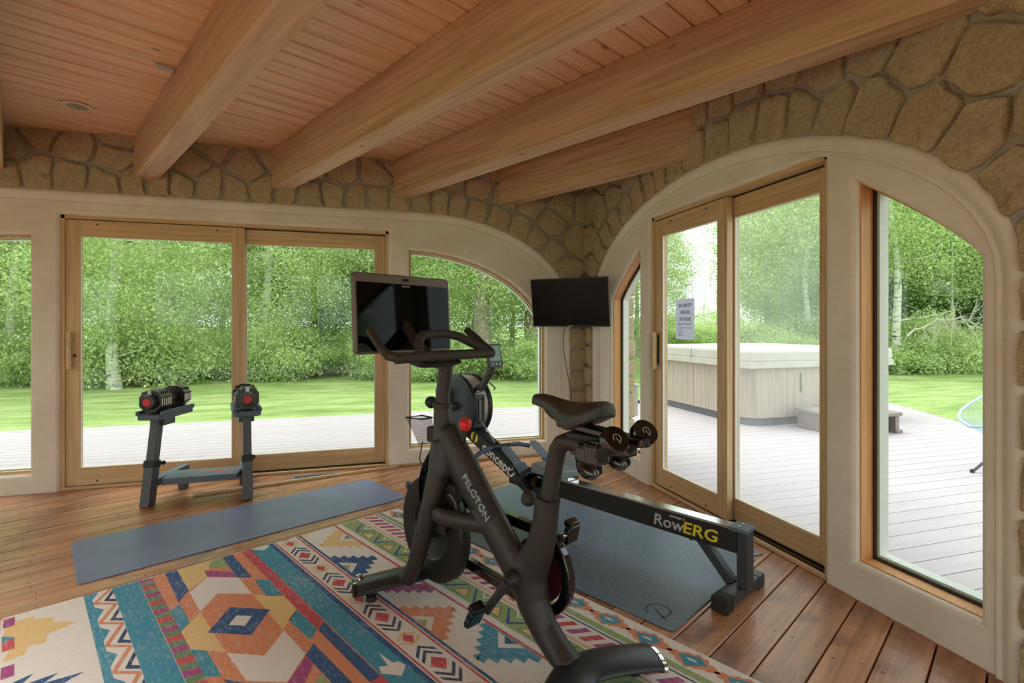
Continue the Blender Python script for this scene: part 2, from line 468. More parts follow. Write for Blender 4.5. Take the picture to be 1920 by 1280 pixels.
def stones(Wf, parent, rects, arches, rng, mat, proud=0.036, mortar=0.0100, depth0=-0.025, keep=None, rows=(0.095, 0.29, 0.47)):
    """irregular sandstone pieces laid around the arches; each one its own mesh"""
    rect = rects
    seeds = []; ghosts = []
    for A in arches:
        tot, at = resample(A, 0.1)
        for ri, off in enumerate(rows):
            t = rng.uniform(0, 0.1)
            while t < tot:
                w = rng.uniform(0.14, 0.24) * (1.0 + 0.25 * (ri > 0))
                (px, py), (nx, ny) = at(min(tot, t + w / 2))
                o = off + (rng.uniform(-0.012, 0.012) if ri == 0 else rng.uniform(-0.07, 0.07))
                q = (px + nx * o, py + ny * o)
                if ri == 0:
                    seeds.append(q); ghosts.append((px - nx * (o - 0.012), py - ny * (o - 0.012)))
                else:
                    ok = rect[0] - 0.02 < q[0] < rect[1] + 0.02 and rect[2] < q[1] < rect[3]
                    if ok and all(math.hypot(q[0]-s[0], q[1]-s[1]) > 0.155 for s in seeds): seeds.append(q)
                t += w
    # fill what is left of the wall
    tries = 0
    while tries < 2500:
        tries += 1
        q = (rng.uniform(rect[0], rect[1]), rng.uniform(rect[2], rect[3]))
        if all(math.hypot(q[0]-s[0], (q[1]-s[1]) * 1.15) > 0.21 for s in seeds + ghosts):
            inside = False
            for A in arches:
                if A[0][0] < q[0] < A[-1][0]:
                    zt = max([p[1] for p in A if abs(p[0]-q[0]) < 0.2] or [0])
                    if q[1] < zt: inside = True
            if not inside: seeds.append(q)
    allp = seeds + ghosts
    n = 0
    for si, s in enumerate(seeds):
        if not (rect[0] - 0.03 < s[0] < rect[1] + 0.03 and rect[2] < s[1] < rect[3]): continue
        if keep and not keep(*s): continue
        poly = [(rect[0], rect[2]), (rect[1], rect[2]), (rect[1], rect[3]), (rect[0], rect[3])]
        for q in allp:
            if q is s: continue
            dx, dy = q[0]-s[0], q[1]-s[1]; l = math.hypot(dx, dy)
            if l > 1.0 or l < 1e-6: continue
            nx, ny = dx/l, dy/l
            gap = mortar * rng.uniform(0.75, 1.3) if q not in ghosts else 0.0
            c = nx*(s[0]+q[0])/2 + ny*(s[1]+q[1])/2 - gap
            poly = clip_half(poly, nx, ny, c)
            if len(poly) < 3: break
        if len(poly) < 3: continue
        area = abs(sum(poly[i][0]*poly[(i+1) % len(poly)][1]-poly[(i+1) % len(poly)][0]*poly[i][1] for i in range(len(poly)))) / 2
        if area < 0.0022: continue
        # outline: cut long edges, wobble
        pts = []
        for i in range(len(poly)):
            p, q = poly[i], poly[(i+1) % len(poly)]
            l = math.hypot(q[0]-p[0], q[1]-p[1])
            if l < 0.012: continue
            k = max(1, int(l / 0.045))
            for j in range(k):
                f = (j + 0.22) / k if k > 1 else 0.3
                x, y = p[0]+(q[0]-p[0])*f, p[1]+(q[1]-p[1])*f
                pts.append((x + 0.009 * wob(x*2.5, y*2.5, 1.0) + rng.uniform(-.003, .003), y + 0.009 * wob(x*2.5, y*2.5, 4.0) + rng.uniform(-.003, .003)))
        if len(pts) < 4: continue
        cx = sum(p[0] for p in pts)/len(pts); cy = sum(p[1] for p in pts)/len(pts)
        hgt = proud * rng.uniform(0.7, 1.35)
        m = len(pts); V = []; F = []
        def ring(inset, dd, jit):
            for (x, y) in pts:
                l = math.hypot(x-cx, y-cy) + 1e-6
                k = max(0.3, 1 - inset / l)
                V.append((cx+(x-cx)*k, cy+(y-cy)*k, depth0 - dd + rng.uniform(-jit, jit)))
        ring(0.0, -0.008, 0); ring(0.002, hgt*0.62, 0.003); ring(0.010, hgt*0.92, 0.005); ring(0.05, hgt*1.0, 0.009)
        for r_ in range(3):
            for i in range(m):
                j = (i+1) % m
                F.append((r_*m+i, r_*m+j, (r_+1)*m+j, (r_+1)*m+i))
        V.append((cx + rng.uniform(-.01, .01), cy + rng.uniform(-.01, .01), depth0 - hgt * rng.uniform(0.9, 1.1)))
        for i in range(m): F.append((3*m+i, 3*m+(i+1) % m, 4*m))
        mb = MB(); mb.smooth = True
        mb.add(to_world(Wf, V), F)
        mb.build('stone', mat, parent); n += 1
    return n

def cove(Wf, path, parent, w=0.072):
    """rounded plaster band between the stone and the plaster face"""
    P = path; Nn = path_normals(P)
    prof = [(-0.03, -0.004), (0.0, -0.030), (0.014, -0.036), (0.030, -0.034), (0.046, -0.024), (0.058, -0.012), (0.064, -0.010), (0.070, -0.015), (0.078, -0.015), (0.086, -0.006), (0.090, 0.012)]
    V = []; F = []
    for i, (p, nn) in enumerate(zip(P, Nn)):
        for (o, d) in prof:
            V.append((p[0] - nn[0]*o, p[1] - nn[1]*o, d))
    k = len(prof)
    for i in range(len(P)-1):
        for j in range(k-1):
            F.append((i*k+j, i*k+j+1, (i+1)*k+j+1, (i+1)*k+j))
    mb = MB(); mb.smooth = True; mb.add(to_world(Wf, V), F)
    return mb.build('plaster_cove', MT['plaster'], parent)

def plaster(Wf, path, holes, parent, drop=0.0):
    P = path; Nn = path_normals(P)
    outer = [(p[0] + n[0]*0.03, p[1] + n[1]*0.03) for p, n in zip(P, Nn)]
    outer[0] = (outer[0][0], -0.045); outer[-1] = (outer[-1][0], -0.045)
    v, f = curve_mesh([outer] + holes, 0.15, 0.028, 4)
    mb = MB(); mb.smooth = False
    mb.add(to_world(Wf, v), f)
    return mb.build('plaster_surround', MT['plaster'], parent)

def inset_poly(P, t):
    n = len(P)
    ar = sum(P[i][0]*P[(i+1) % n][1]-P[(i+1) % n][0]*P[i][1] for i in range(n))
    sg = 1 if ar > 0 else -1
    out = []
    for i in range(n):
        a, p, b = P[i-1], P[i], P[(i+1) % n]
        d1 = Vector((p[0]-a[0], p[1]-a[1])).normalized(); d2 = Vector((b[0]-p[0], b[1]-p[1])).normalized()
        n1 = Vector((-d1.y, d1.x)) * sg; n2 = Vector((-d2.y, d2.x)) * sg
        bis = (n1 + n2).normalized(); k = t / max(0.35, bis.dot(n1))
        out.append((p[0]+bis.x*k, p[1]+bis.y*k))
    return out

def ring_mesh(mb, Wf, P, t0, t1, d0, d1):
    A = inset_poly(P, t0); B = inset_poly(P, t1); n = len(P)
    V = [(x, y, d0) for x, y in A] + [(x, y, d0) for x, y in B] + [(x, y, d1) for x, y in A] + [(x, y, d1) for x, y in B]
    F = []
    for i in range(n):
        j = (i+1) % n
        F += [(i, j, n+j, n+i), (2*n+i, 3*n+i, 3*n+j, 2*n+j), (i, 2*n+i, 2*n+j, j), (n+i, n+j, 3*n+j, 3*n+i)]
    mb.add(to_world(Wf, V), F)

def pane(Wf, P, d0, d1, name, mat, parent):
    n = len(P)
    V = [(x, y, d0) for x, y in P] + [(x, y, d1) for x, y in P]
    F = [tuple(range(n)), tuple(range(n, 2*n))[::-1]] + [(i, (i+1) % n, n+(i+1) % n, n+i) for i in range(n)]
    mb = MB(); mb.add(to_world(Wf, V), F)
    return mb.build(name, mat, parent)

def window(num, Wf, P, label, side=False, gm='glass', liner='firv'):
    w = struct_root('window_%d' % num, label)
    mb = MB(); ring_mesh(mb, Wf, P, -0.012, 0.005, 0.030, 0.10); mb.build('wood_liner', MT[liner], w)
    if liner != 'jamb':
        mb = MB(); ring_mesh(mb, Wf, P, 0.004, 0.020, 0.062, 0.098); mb.build('glazing_bead', MT[liner], w)
    mb = MB(); ring_mesh(mb, Wf, P, -0.012, 0.028, 0.112, 0.165); mb.build('outer_frame', MT['white_frame'], w)
    mb = MB(); ring_mesh(mb, Wf, P, -0.012, 0.016, 0.100, 0.112); mb.build('gasket', MT['dark_gap'], w)
    pane(Wf, inset_poly(P, 0.012), 0.102, 0.110, 'glass_pane', MT[gm], w)
    return w

def wbox(mb, Wf, s0, s1, d0, d1, z0, z1, ch=0.0):
    m = MB(); m.box(s0, s1, d0, d1, z0, z1, None, ch)
    mb.add([Wf(x, y, z) for x, y, z in m.v], m.f)

def slider(num, Wf, s0, s1, ztop, active_low, label, hor, glass=('glass', 'glass'), detail=True):
    """two-panel sliding door set in its own wooden frame; the panel nearer the room slides"""
    D = struct_root('door_%d' % num, label)
    mb = MB(); wbox(mb, Wf, s0-0.012, s0+0.022, 0.028, 0.15, 0.0, ztop); mb.build('side_jamb', MT['firv'], D)
    mb = MB(); wbox(mb, Wf, s1-0.022, s1+0.012, 0.028, 0.15, 0.0, ztop); mb.build('side_jamb', MT['firv'], D)
    mb = MB(); wbox(mb, Wf, s0, s1, 0.028, 0.15, ztop-0.024, ztop+0.012); mb.build('head_jamb', MT[hor], D)
    mb = MB(); wbox(mb, Wf, s0+0.02, s1-0.02, 0.092, 0.10, ztop-0.034, ztop-0.02); mb.build('head_track', MT['dark_gap'], D)
    mb = MB(); wbox(mb, Wf, s0, s1, 0.012, 0.034, 0.0, 0.022, 0.004); mb.build('sill_strip', MT[hor], D)
    mb = MB(); wbox(mb, Wf, s0, s1, 0.034, 0.15, -0.005, 0.010); mb.build('sill_track', MT['dark_gap'], D)
    mb = MB(); wbox(mb, Wf, s0+0.02, s1-0.02, 0.060, 0.066, 0.010, 0.02); wbox(mb, Wf, s0+0.02, s1-0.02, 0.112, 0.118, 0.010, 0.02); mb.build('track_rail', MT['brass'], D)
    mid = (s0 + s1) / 2; ov = 0.045
    lo = (s0 + 0.022, mid + ov); hi = (mid - ov, s1 - 0.022)
    near, far = (lo, hi) if active_low else (hi, lo)
    for k, ((a, b), d0) in enumerate(((near, 0.042), (far, 0.096))):
        pn = bpy.data.objects.new('sliding_panel' if k == 0 else 'fixed_panel', None); COL.objects.link(pn); pn.parent = D
        d1 = d0 + 0.044; zb, zt = 0.022, ztop - 0.03; sw = 0.092
        for (p, q) in ((a, a+sw), (b-sw, b)):
            mb = MB(); wbox(mb, Wf, p, q, d0, d1, zb, zt); mb.build('stile', MT['firv'], pn, bevel=0.003)
        mb = MB(); wbox(mb, Wf, a+sw, b-sw, d0, d1, zb, 0.155); mb.build('rail', MT[hor], pn, bevel=0.003)
        mb = MB(); wbox(mb, Wf, a+sw, b-sw, d0, d1, zt-0.125, zt); mb.build('rail', MT[hor], pn, bevel=0.003)
        gp = [(a+sw-0.004, 0.151), (b-sw+0.004, 0.151), (b-sw+0.004, zt-0.121), (a+sw-0.004, zt-0.121)]
        pane(Wf, gp, d0+0.018, d0+0.026, 'glass_pane', MT[glass[k]], pn)
        mb = MB(); ring_mesh(mb, Wf, gp, 0.002, 0.008, d0+0.004, d0+0.018); mb.build('glazing_bead', MT['white_frame'], pn)
        if k == 0 and detail:
            sh = a + sw/2 if active_low else b - sw/2
            sh += -0.012 if active_low else 0.012
            mb = MB(); wbox(mb, Wf, sh-0.018, sh-0.010, d0-0.012, d0, 0.94, 1.17); mb.build('handle_plate', MT['dark_gap'], pn)
            mb = MB(); wbox(mb, Wf, sh-0.013, sh+0.013, d0-0.05, d0-0.02, 0.905, 1.19, 0.004)
            wbox(mb, Wf, sh-0.008, sh+0.008, d0-0.03, d0, 0.94, 0.97); wbox(mb, Wf, sh-0.008, sh+0.008, d0-0.03, d0, 1.12, 1.15)
            mb.build('handle', MT['fir'], pn)
            mb = MB(); wbox(mb, Wf, sh+0.02, sh+0.032, d0-0.014, d0, 1.0, 1.02); mb.build('latch_knob', MT['black'], pn)
        if detail:
            for (ss, zz) in ((a+0.2, zt-0.03), (b-0.2, zt-0.03), (a+0.2, zb+0.03), (b-0.2, zb+0.03)):
                if k == 0:
                    mb = MB(); wbox(mb, Wf, ss-0.006, ss+0.006, d0-0.002, d0+0.004, zz-0.006, zz+0.006); mb.build('screw_plug', MT['black'], pn)
    return D

def ell_top(x0, a, b, zc, xe, sgn, n=14):
    out = []
    u1 = math.asin(min(1, abs(xe - x0) / a))
    for i in range(n + 1):
        u = u1 * i / n
        out.append((x0 + sgn * a * math.sin(u), zc + b * math.cos(u)))
    return out

def mirror(P, c):
    return [(2*c - x, y) for x, y in P][::-1]

# back wall openings
BW_R = [(0.43, 0.137)] + ell_top(0.43, 1.33, 0.896, 1.016, 1.725, 1) + [(1.725, 0.137)]
BW_L = mirror(BW_R, -0.945)
BD = [(-2.14, 0.0), (-2.14, 2.07), (0.252, 2.07), (0.252, 0.0)]
def door_hole(s0, s1, z): return [(s0, -0.025), (s1, -0.025), (s1, z), (s0, z)]
# right wall openings
RW_N = [(1.305, 0.165), (1.305, 1.49), (1.355, 1.548), (1.41, 1.60), (1.48, 1.660), (1.56, 1.722), (1.65, 1.79), (1.73, 1.845), (1.79, 1.885), (1.79, 0.165)]
RW_F = mirror([(s, z if z < 0.2 else z - 0.02) for s, z in RW_N], 2.7275)
RD = (1.952, 3.515, 2.068)

wall_back = wall_slab('wall_back', WALLS['back'], -4.45, XR + 0.36, [BACK_ARCH], 2.86, MT['mortar'])
tag(wall_back, 'grey mortared sandstone wall behind the dumbbell stand', kind='structure')
wall_right = wall_slab('wall_right', WALLS['right'], YF - 0.36, YB - 0.03, [RIGHT_ARCH, RIGHT_ARCH2], 2.86, MT['mortar'])
tag(wall_right, 'grey mortared sandstone wall with the big arch on the hot tub side', kind='structure')
def glazed_wall(name, Wf, s0, s1, n, label):
    """floor-to-beam glazing between posts on an unseen side, made up to let in daylight"""
    w = struct_root(name, label)
    mb = MB(); wbox(mb, Wf, s0, s1, -0.02, 0.2, 2.36, 2.86); mb.build('header', MT['plaster'], w)
    for i in range(n + 1):
        c = s0 + (s1 - s0) * i / n
        mb = MB(); wbox(mb, Wf, c - 0.06, c + 0.06, 0.0, 0.16, -0.02, 2.36); mb.build('post', MT['firv'], w)
    for i in range(n):
        a = s0 + (s1 - s0) * i / n + 0.06; b = s0 + (s1 - s0) * (i + 1) / n - 0.06
        pane(Wf, [(a, 0.06), (b, 0.06), (b, 2.36), (a, 2.36)], 0.07, 0.078, 'glass_pane', MT['glass'], w)
        mb = MB(); wbox(mb, Wf, a, b, 0.02, 0.13, -0.02, 0.06); mb.build('sill', MT['fir'], w)
    return w

rng = random.Random(11)
ns1 = stones(WALLS['back'], wall_back, (-3.2, 2.125, 0.0, CEIL + 0.02), [BACK_ARCH], rng, MT['stone'], keep=lambda s, z: s > -2.9)
ns2 = stones(WALLS['right'], wall_right, (0.55, 4.60, 0.0, CEIL + 0.02), [RIGHT_ARCH], rng, MT['stone'], rows=(0.12, 0.34, 0.56))
for Wn, arch, par in (('back', BACK_ARCH, wall_back), ('right', RIGHT_ARCH, wall_right), ('right', RIGHT_ARCH2, wall_right)):
    cove(WALLS[Wn], arch, par)
plaster(WALLS['back'], BACK_ARCH, [BW_R, BW_L, door_hole(-2.14, 0.252, 2.07)], wall_back)
plaster(WALLS['right'], RIGHT_ARCH, [RW_N, RW_F, door_hole(*RD)], wall_right)
sh = lambda P: [(x - 3.72, y) for x, y in P]
plaster(WALLS['right'], RIGHT_ARCH2, [sh(RW_N), sh(RW_F), door_hole(RD[0]-3.72, RD[1]-3.72, RD[2])], wall_right)

# outside corner stones seen through the narrow window
zz = 0.0
while zz < 2.5:
    hh = rng.uniform(0.14, 0.26)
    mb = MB(); mb.smooth = False
    mb.box(XR + TH - 0.10, XR + TH + 0.05 + rng.uniform(0, .02), 4.445 + rng.uniform(-.015, .01), 4.62, zz + 0.006, zz + hh - 0.006, None, 0.02)
    mb.build('stone', MT['stone_out'], wall_right); zz += hh

slider(1, WALLS['back'], -2.14, 0.252, 2.07, True, 'wide two-panel wooden sliding glass door behind the dumbbell stand', 'fir')
slider(2, WALLS['right'], RD[0], RD[1], RD[2], False, 'two-panel wooden sliding glass door facing the hot tub', 'fir_y', ('glass', 'glass_hazy'))
window(1, WALLS['back'], BW_R, 'quarter-arched window behind the exercise bike screen', liner='firv')
window(2, WALLS['back'], BW_L, 'window cut by the left edge of the photo')
window(3, WALLS['right'], RW_N, 'tall arched window nearest the viewer on the right', liner='jamb')
window(4, WALLS['right'], RW_F, 'narrow arched window between the television and the side door', liner='jamb')
slider(3, WALLS['right'], RD[0]-3.72, RD[1]-3.72, RD[2], False, 'sliding door out of view beside the viewer', 'fir_y', detail=False)
window(5, WALLS['right'], sh(RW_N), 'window out of view beside the viewer')
window(6, WALLS['right'], sh(RW_F), 'second window out of view beside the viewer')
wl = struct_root('wall_left', 'unseen left wall, its plaster and two added windows shaped for the light')  # made-up wall, kept mostly solid so beam sides get less daylight
v, f = curve_mesh([[(YF, -0.03), (YB - 0.03, -0.03), (YB - 0.03, 2.86), (YF, 2.86)], door_hole(2.3, 3.9, 2.07), door_hole(-1.6, 1.2, 2.07)], 0.2, 0.02, 2)
mb = MB(); mb.add(to_world(WALLS['left'], v), f); mb.build('plaster', MT['plaster'], wl)
for a_, b_ in ((2.3, 3.9), (-1.6, 1.2)):
    P_ = [(a_, 0.0), (b_, 0.0), (b_, 2.07), (a_, 2.07)]
    mb = MB(); ring_mesh(mb, WALLS['left'], P_, -0.01, 0.05, 0.05, 0.12); mb.build('frame', MT['firv'], wl)
    pane(WALLS['left'], inset_poly(P_, 0.045), 0.08, 0.088, 'glass_pane', MT['glass'], wl)
glazed_wall('wall_front', WALLS['front'], XL, XR, 4, 'unseen wall behind the viewer, its glazing added for daylight')  # made-up glazing, put in to brighten the room

# ------------------------------------------------------------------ floor
def clip_line(n0, dirv, nrm, rect):
    """range of t where n0*nrm + t*dirv lies inside rect (x0,x1,y0,y1)"""
    t0, t1 = -50, 50
    for (o, d, lo, hi) in ((n0*nrm[0], dirv[0], rect[0], rect[1]), (n0*nrm[1], dirv[1], rect[2], rect[3])):
        a, b = (lo-o)/d, (hi-o)/d
        if a > b: a, b = b, a
        t0 = max(t0, a); t1 = min(t1, b)
    return t0, t1

floor = struct_root('floor', 'reddish brown plank floor')
mb = MB(); mb.box(XL - 0.1, XR + 0.03, YF - 0.1, YB + 0.03, -0.14, -0.034); mb.build('subfloor', MT['dark_gap'], floor)
fa = R(45.09 + 16.6)
fd = (math.sin(fa), math.cos(fa)); fn = (math.cos(fa), -math.sin(fa))
screws = MB()
FW = 0.1475
for k in range(-40, 40):
    n0 = -0.9871 + FW * k; n1 = n0 + FW
    tt = [clip_line(q, fd, fn, (XL - 0.05, XR + 0.02, YF - 0.05, YB + 0.02)) for q in (n0, n1)]
    t0 = min(tt[0][0], tt[1][0]); t1 = max(tt[0][1], tt[1][1])
    if t1 - t0 < 0.1 or min(tt[0][1]-tt[0][0], tt[1][1]-tt[1][0]) < 0.0: continue
    zo = rng.uniform(-0.001, 0.001)
    # ends follow the walls: four corners in plan
    def P(n, t): return (n*fn[0] + t*fd[0], n*fn[1] + t*fd[1])
    g = 0.0032
    mb = MB()
    L = t1 - t0
    poly = []
    q0, q1 = tt
    poly = [(q0[0]-t0, g), (q0[1]-t0, g), (q1[1]-t0, FW-g), (q1[0]-t0, FW-g)]
    c = 0.0025
    V = [(x, y, -0.03) for x, y in poly] + [(x, y, -c) for x, y in poly] + [(x, y + (c if i < 2 else -c), 0) for i, (x, y) in enumerate(poly)]
    F = [(0, 3, 2, 1), (8, 9, 10, 11)] + [(i, (i+1) % 4, 4+(i+1) % 4, 4+i) for i in range(4)] + [(4+i, 4+(i+1) % 4, 8+(i+1) % 4, 8+i) for i in range(4)]
    mb.add(V, F)
    p0 = P(n0, t0)
    # local x along plank; y axis across (fn); rotate accordingly
    o = mb.build('plank', MT['floor'], floor)
    o.matrix_local = Matrix(((fd[0], fn[0], 0, p0[0]), (fd[1], fn[1], 0, p0[1]), (0, 0, 1, zo), (0, 0, 0, 1)))
    # screws on the joists
    for j in range(-12, 12):
        tj = j * 0.42 + 0.11
        if t0 + 0.3 < tj < t1 - 0.3:
            for a in (0.033, FW - 0.033):
                q = P(n0 + a, tj + rng.uniform(-0.02, 0.02))
                screws.lathe([(0.004, 0.0), (0.004, 0.0009), (0.0, 0.0009)], Matrix.Translation((q[0], q[1], zo)), 6, False)
so = screws.build('screw_heads', MT['black'], floor); so['kind'] = 'stuff'

# ------------------------------------------------------------------ ceiling boards and beams
ceiling = struct_root('ceiling', 'cedar board ceiling')
mb = MB(); mb.box(XL - 0.5, XR + 0.5, YF - 0.5, YB + 0.5, CEIL + 0.05, CEIL + 0.25); mb.build('roof_slab', MT['dark_gap'], ceiling)
ca = R(62.8)
cd = (math.sin(ca), math.cos(ca)); cn = (math.cos(ca), -math.sin(ca))
CW = 0.1325
for k in range(-60, 60):
    n0 = -3.443 + CW * k; n1 = n0 + CW
    tt = [clip_line(q, cd, cn, (XL - 0.03, XR + 0.03, YF - 0.03, YB + 0.03)) for q in (n0, n1)]
    if min(tt[0][1]-tt[0][0], tt[1][1]-tt[1][0]) < 0.02: continue
    t0 = min(tt[0][0], tt[1][0]); L = max(tt[0][1], tt[1][1]) - t0
    g = 0.0035; c = 0.009
    poly = [(tt[0][0]-t0, g), (tt[0][1]-t0, g), (tt[1][1]-t0, CW-g), (tt[1][0]-t0, CW-g)]
    V = [(x, y, 0.03) for x, y in poly] + [(x, y, c) for x, y in poly] + [(x, y + (c if i < 2 else -c), 0) for i, (x, y) in enumerate(poly)]
    F = [(0, 1, 2, 3), (8, 11, 10, 9)] + [(i, 4+i, 4+(i+1) % 4, (i+1) % 4) for i in range(4)] + [(4+i, 8+i, 8+(i+1) % 4, 4+(i+1) % 4) for i in range(4)]
    mb = MB(); mb.add(V, F)
    o = mb.build('ceiling_board', MT['ceil'], ceiling)
    p0 = (n0*cn[0] + t0*cd[0], n0*cn[1] + t0*cd[1])
    o.matrix_local = Matrix(((cd[0], cn[0], 0, p0[0]), (cd[1], cn[1], 0, p0[1]), (0, 0, 1, CEIL + rng.uniform(-.001, .001)), (0, 0, 0, 1)))

ba = R(-43.8 + 16.6)
bd = (-math.sin(ba), -math.cos(ba))             # from the back wall towards the room
bl = (math.cos(ba), -math.sin(ba))              # to the right of the beam's left face
blab = ['heavy timber ceiling beam over the unseen left side', 'timber ceiling beam cut by the left edge of the photo', 'timber ceiling beam nearest the round ceiling light', 'second timber beam right of the round ceiling light',
        'longest timber beam, running into the stone above the big arch', 'short timber beam ending over the television corner']
for i, x0 in enumerate((-3.56, -2.60, -1.64, -0.68, 0.287, 1.237)):
    y0 = 4.575
    tx = (XR - 0.05 - x0) / bd[0]; ty = (YF + 0.02 - y0) / bd[1]
    L = min(tx, ty) + 0.04
    w = 0.146
    # near end cut square, far end cut along the wall plane
    mb = MB()
    sh_ = w * math.tan(-ba)
    poly = [(0, 0), (L, 0), (L, -w), (-sh_, -w)] if True else None
    a = [(x, y, 2.358) for x, y in poly]; b = [(x, y, CEIL - 0.001) for x, y in poly]
    mb.add(a + b, [(0, 1, 2, 3), (7, 6, 5, 4), (0, 4, 5, 1), (1, 5, 6, 2), (2, 6, 7, 3), (3, 7, 4, 0)])
    o = mb.build('ceiling_beam', MT['beam'], None, bevel=0.006)
    # local x along bd, local -y along bl
    o.matrix_world = Matrix(((bd[0], -bl[0], 0, x0), (bd[1], -bl[1], 0, y0), (0, 0, 1, 0), (0, 0, 0, 1)))
    tag(o, blab[i], 'beam', 'timber ceiling beams')

# ------------------------------------------------------------------ recessed lights (back left one is in view, off; lit ones are added fill)
MT['trim_cream'] = simple('cream_trim', C(214, 196, 160), 0.5)
MT['lens_off'] = simple('light_lens', C(150, 146, 132), 0.35)
lens_on = bpy.data.materials.new('added_light_lens'); lens_on.use_nodes = True
lens_on.node_tree.nodes['Principled BSDF'].inputs['Emission Color'].default_value = (1, 0.9, 0.76, 1)
lens_on.node_tree.nodes['Principled BSDF'].inputs['Emission Strength'].default_value = 6
ADDED_LAMP_W = 210.0
def can_light(x, y, on, label):
    t = thing('recessed_light', label, 'ceiling light', (x, y, CEIL), 0, 'recessed ceiling lights')
    mb = MB(); mb.lathe([(0.058, -0.001), (0.085, -0.003), (0.085, -0.008), (0.078, -0.012), (0.06, -0.010), (0.054, 0.0)], None, 32); mb.build('trim_ring', MT['trim_cream'], t)
    mb = MB(); mb.lathe([(0.0, -0.006), (0.057, -0.0055), (0.057, -0.001)], None, 24); mb.build('lens', lens_on if on else MT['lens_off'], t)
    if on:
        ld = bpy.data.lights.new('added_lamp', 'SPOT'); ld.spot_size = R(112); ld.spot_blend = 0.6; ld.shadow_soft_size = 0.055; ld.energy = ADDED_LAMP_W; ld.color = (1.0, 0.97, 0.95)
        lo = bpy.data.objects.new('added_lamp', ld); COL.objects.link(lo); lo.parent = t; lo.location = (0, 0, -0.02)
can_light(-1.764, 4.04, False, 'round recessed ceiling light near the left stone wall')
for i, (x, y) in enumerate(((-2.9, 0.7), (-1.55, -1.3), (-0.6, 0.55), (-0.12, -1.75), (0.85, -0.1), (1.45, -1.55), (-2.75, -1.5))):
    can_light(x, y, True, 'added recessed ceiling light out of view above the viewer, brightening the room')  # unseen fittings added to brighten the interior

# ================================================================== outside
FV = (math.sin(YAW), math.cos(YAW)); RV = (math.cos(YAW), -math.sin(YAW))
def at(px, d, z=0.0):
    """world point seen at image column px, d metres in front of the camera"""
    k = (px - 960) / FPX
    return (d * (FV[0] + k*RV[0]), d * (FV[1] + k*RV[1]), z)
GZ = -0.20      # lawn level
DZ = -0.03      # deck level

def grass_mat():
    m, t, b = nodes('lawn_grass')
    co = nd(t, 'ShaderNodeTexCoord').outputs['Object']
    n1 = nd(t, 'ShaderNodeTexNoise', {'Vector': nd(t, 'ShaderNodeMapping', {'Vector': co, 'Scale': (0.5, 1.6, 1)}).outputs[0], 'Scale': 1.6, 'Detail': 6.0, 'Roughness': 0.65}).outputs[0]
    n2 = nd(t, 'ShaderNodeTexNoise', {'Vector': co, 'Scale': 42.0, 'Detail': 4.0, 'Roughness': 0.7}).outputs[0]
    base = ramp(t, n1, [(0.3, C(122, 150, 80)), (0.5, C(160, 182, 112)), (0.72, C(198, 206, 150))])
    base = mixc(t, 0.7, base, ramp(t, n2, [(0.3, (0.6, 0.62, 0.5, 1)), (0.7, (1.15, 1.15, 1.1, 1))]), 'MULTIPLY')
    t.links.new(base, b.inputs['Base Color'])
    b.inputs['Roughness'].default_value = 0.9
    b.inputs['Specular IOR Level'].default_value = 0.15
    bumpn(t, b, n2, 0.8, 0.03)
    return m
def leaf_mat(name, ca, cb, cc):
    m = bpy.data.materials.new(name); m.use_nodes = True
    t = m.node_tree; t.nodes.clear()
    out = nd(t, 'ShaderNodeOutputMaterial')
    geo = nd(t, 'ShaderNodeNewGeometry')
    col = ramp(t, geo.outputs['Random Per Island'], [(0.0, ca), (0.5, cb), (1.0, cc)])
    oi = nd(t, 'ShaderNodeObjectInfo').outputs['Random']
    col = mixc(t, nd(t, 'ShaderNodeMath', {0: oi, 1: 0.4}, operation='MULTIPLY').outputs[0], col, cc)
    df = nd(t, 'ShaderNodeBsdfDiffuse', {'Color': col}).outputs[0]
    tl = nd(t, 'ShaderNodeBsdfTranslucent', {'Color': col}).outputs[0]
    gl = nd(t, 'ShaderNodeBsdfGlossy', {'Color': (1, 1, 1, 1), 'Roughness': 0.4}).outputs[0]
    a = nd(t, 'ShaderNodeMixShader', {0: 0.5, 1: df, 2: tl}).outputs[0]
    a = nd(t, 'ShaderNodeMixShader', {0: 0.05, 1: a, 2: gl}).outputs[0]
    t.links.new(a, out.inputs[0])
    return m
def birch_mat():
    m, t, b = nodes('birch_bark')
    co = nd(t, 'ShaderNodeTexCoord').outputs['Object']
    mp = nd(t, 'ShaderNodeMapping', {'Vector': co, 'Scale': (4, 4, 14)}).outputs[0]
    n1 = nd(t, 'ShaderNodeTexNoise', {'Vector': mp, 'Scale': 1.0, 'Detail': 5.0, 'Roughness': 0.7}).outputs[0]
    t.links.new(ramp(t, n1, [(0.36, C(60, 54, 46)), (0.44, C(186, 184, 168)), (0.7, C(226, 226, 212))]), b.inputs['Base Color'])
    b.inputs['Roughness'].default_value = 0.8
    return m
def deck_mat():
    m, t, b = nodes('pale_deck_board')
    co = nd(t, 'ShaderNodeTexCoord').outputs['Object']
    oi = nd(t, 'ShaderNodeObjectInfo').outputs['Random']
    n1 = nd(t, 'ShaderNodeTexNoise', {'Vector': nd(t, 'ShaderNodeMapping', {'Vector': co, 'Scale': (1.2, 22, 22)}).outputs[0], 'Scale': 1.5, 'Detail': 4.0}).outputs[0]
    base = ramp(t, n1, [(0.3, C(178, 166, 171)), (0.7, C(191, 180, 185))])
    base = mixc(t, nd(t, 'ShaderNodeMath', {0: oi, 1: 0.35}, operation='MULTIPLY').outputs[0], base, C(170, 159, 163))
    t.links.new(base, b.inputs['Base Color'])
    b.inputs['Roughness'].default_value = 0.55
    bumpn(t, b, n1, 0.08, 0.003)
    return m
MT['grass'] = grass_mat()
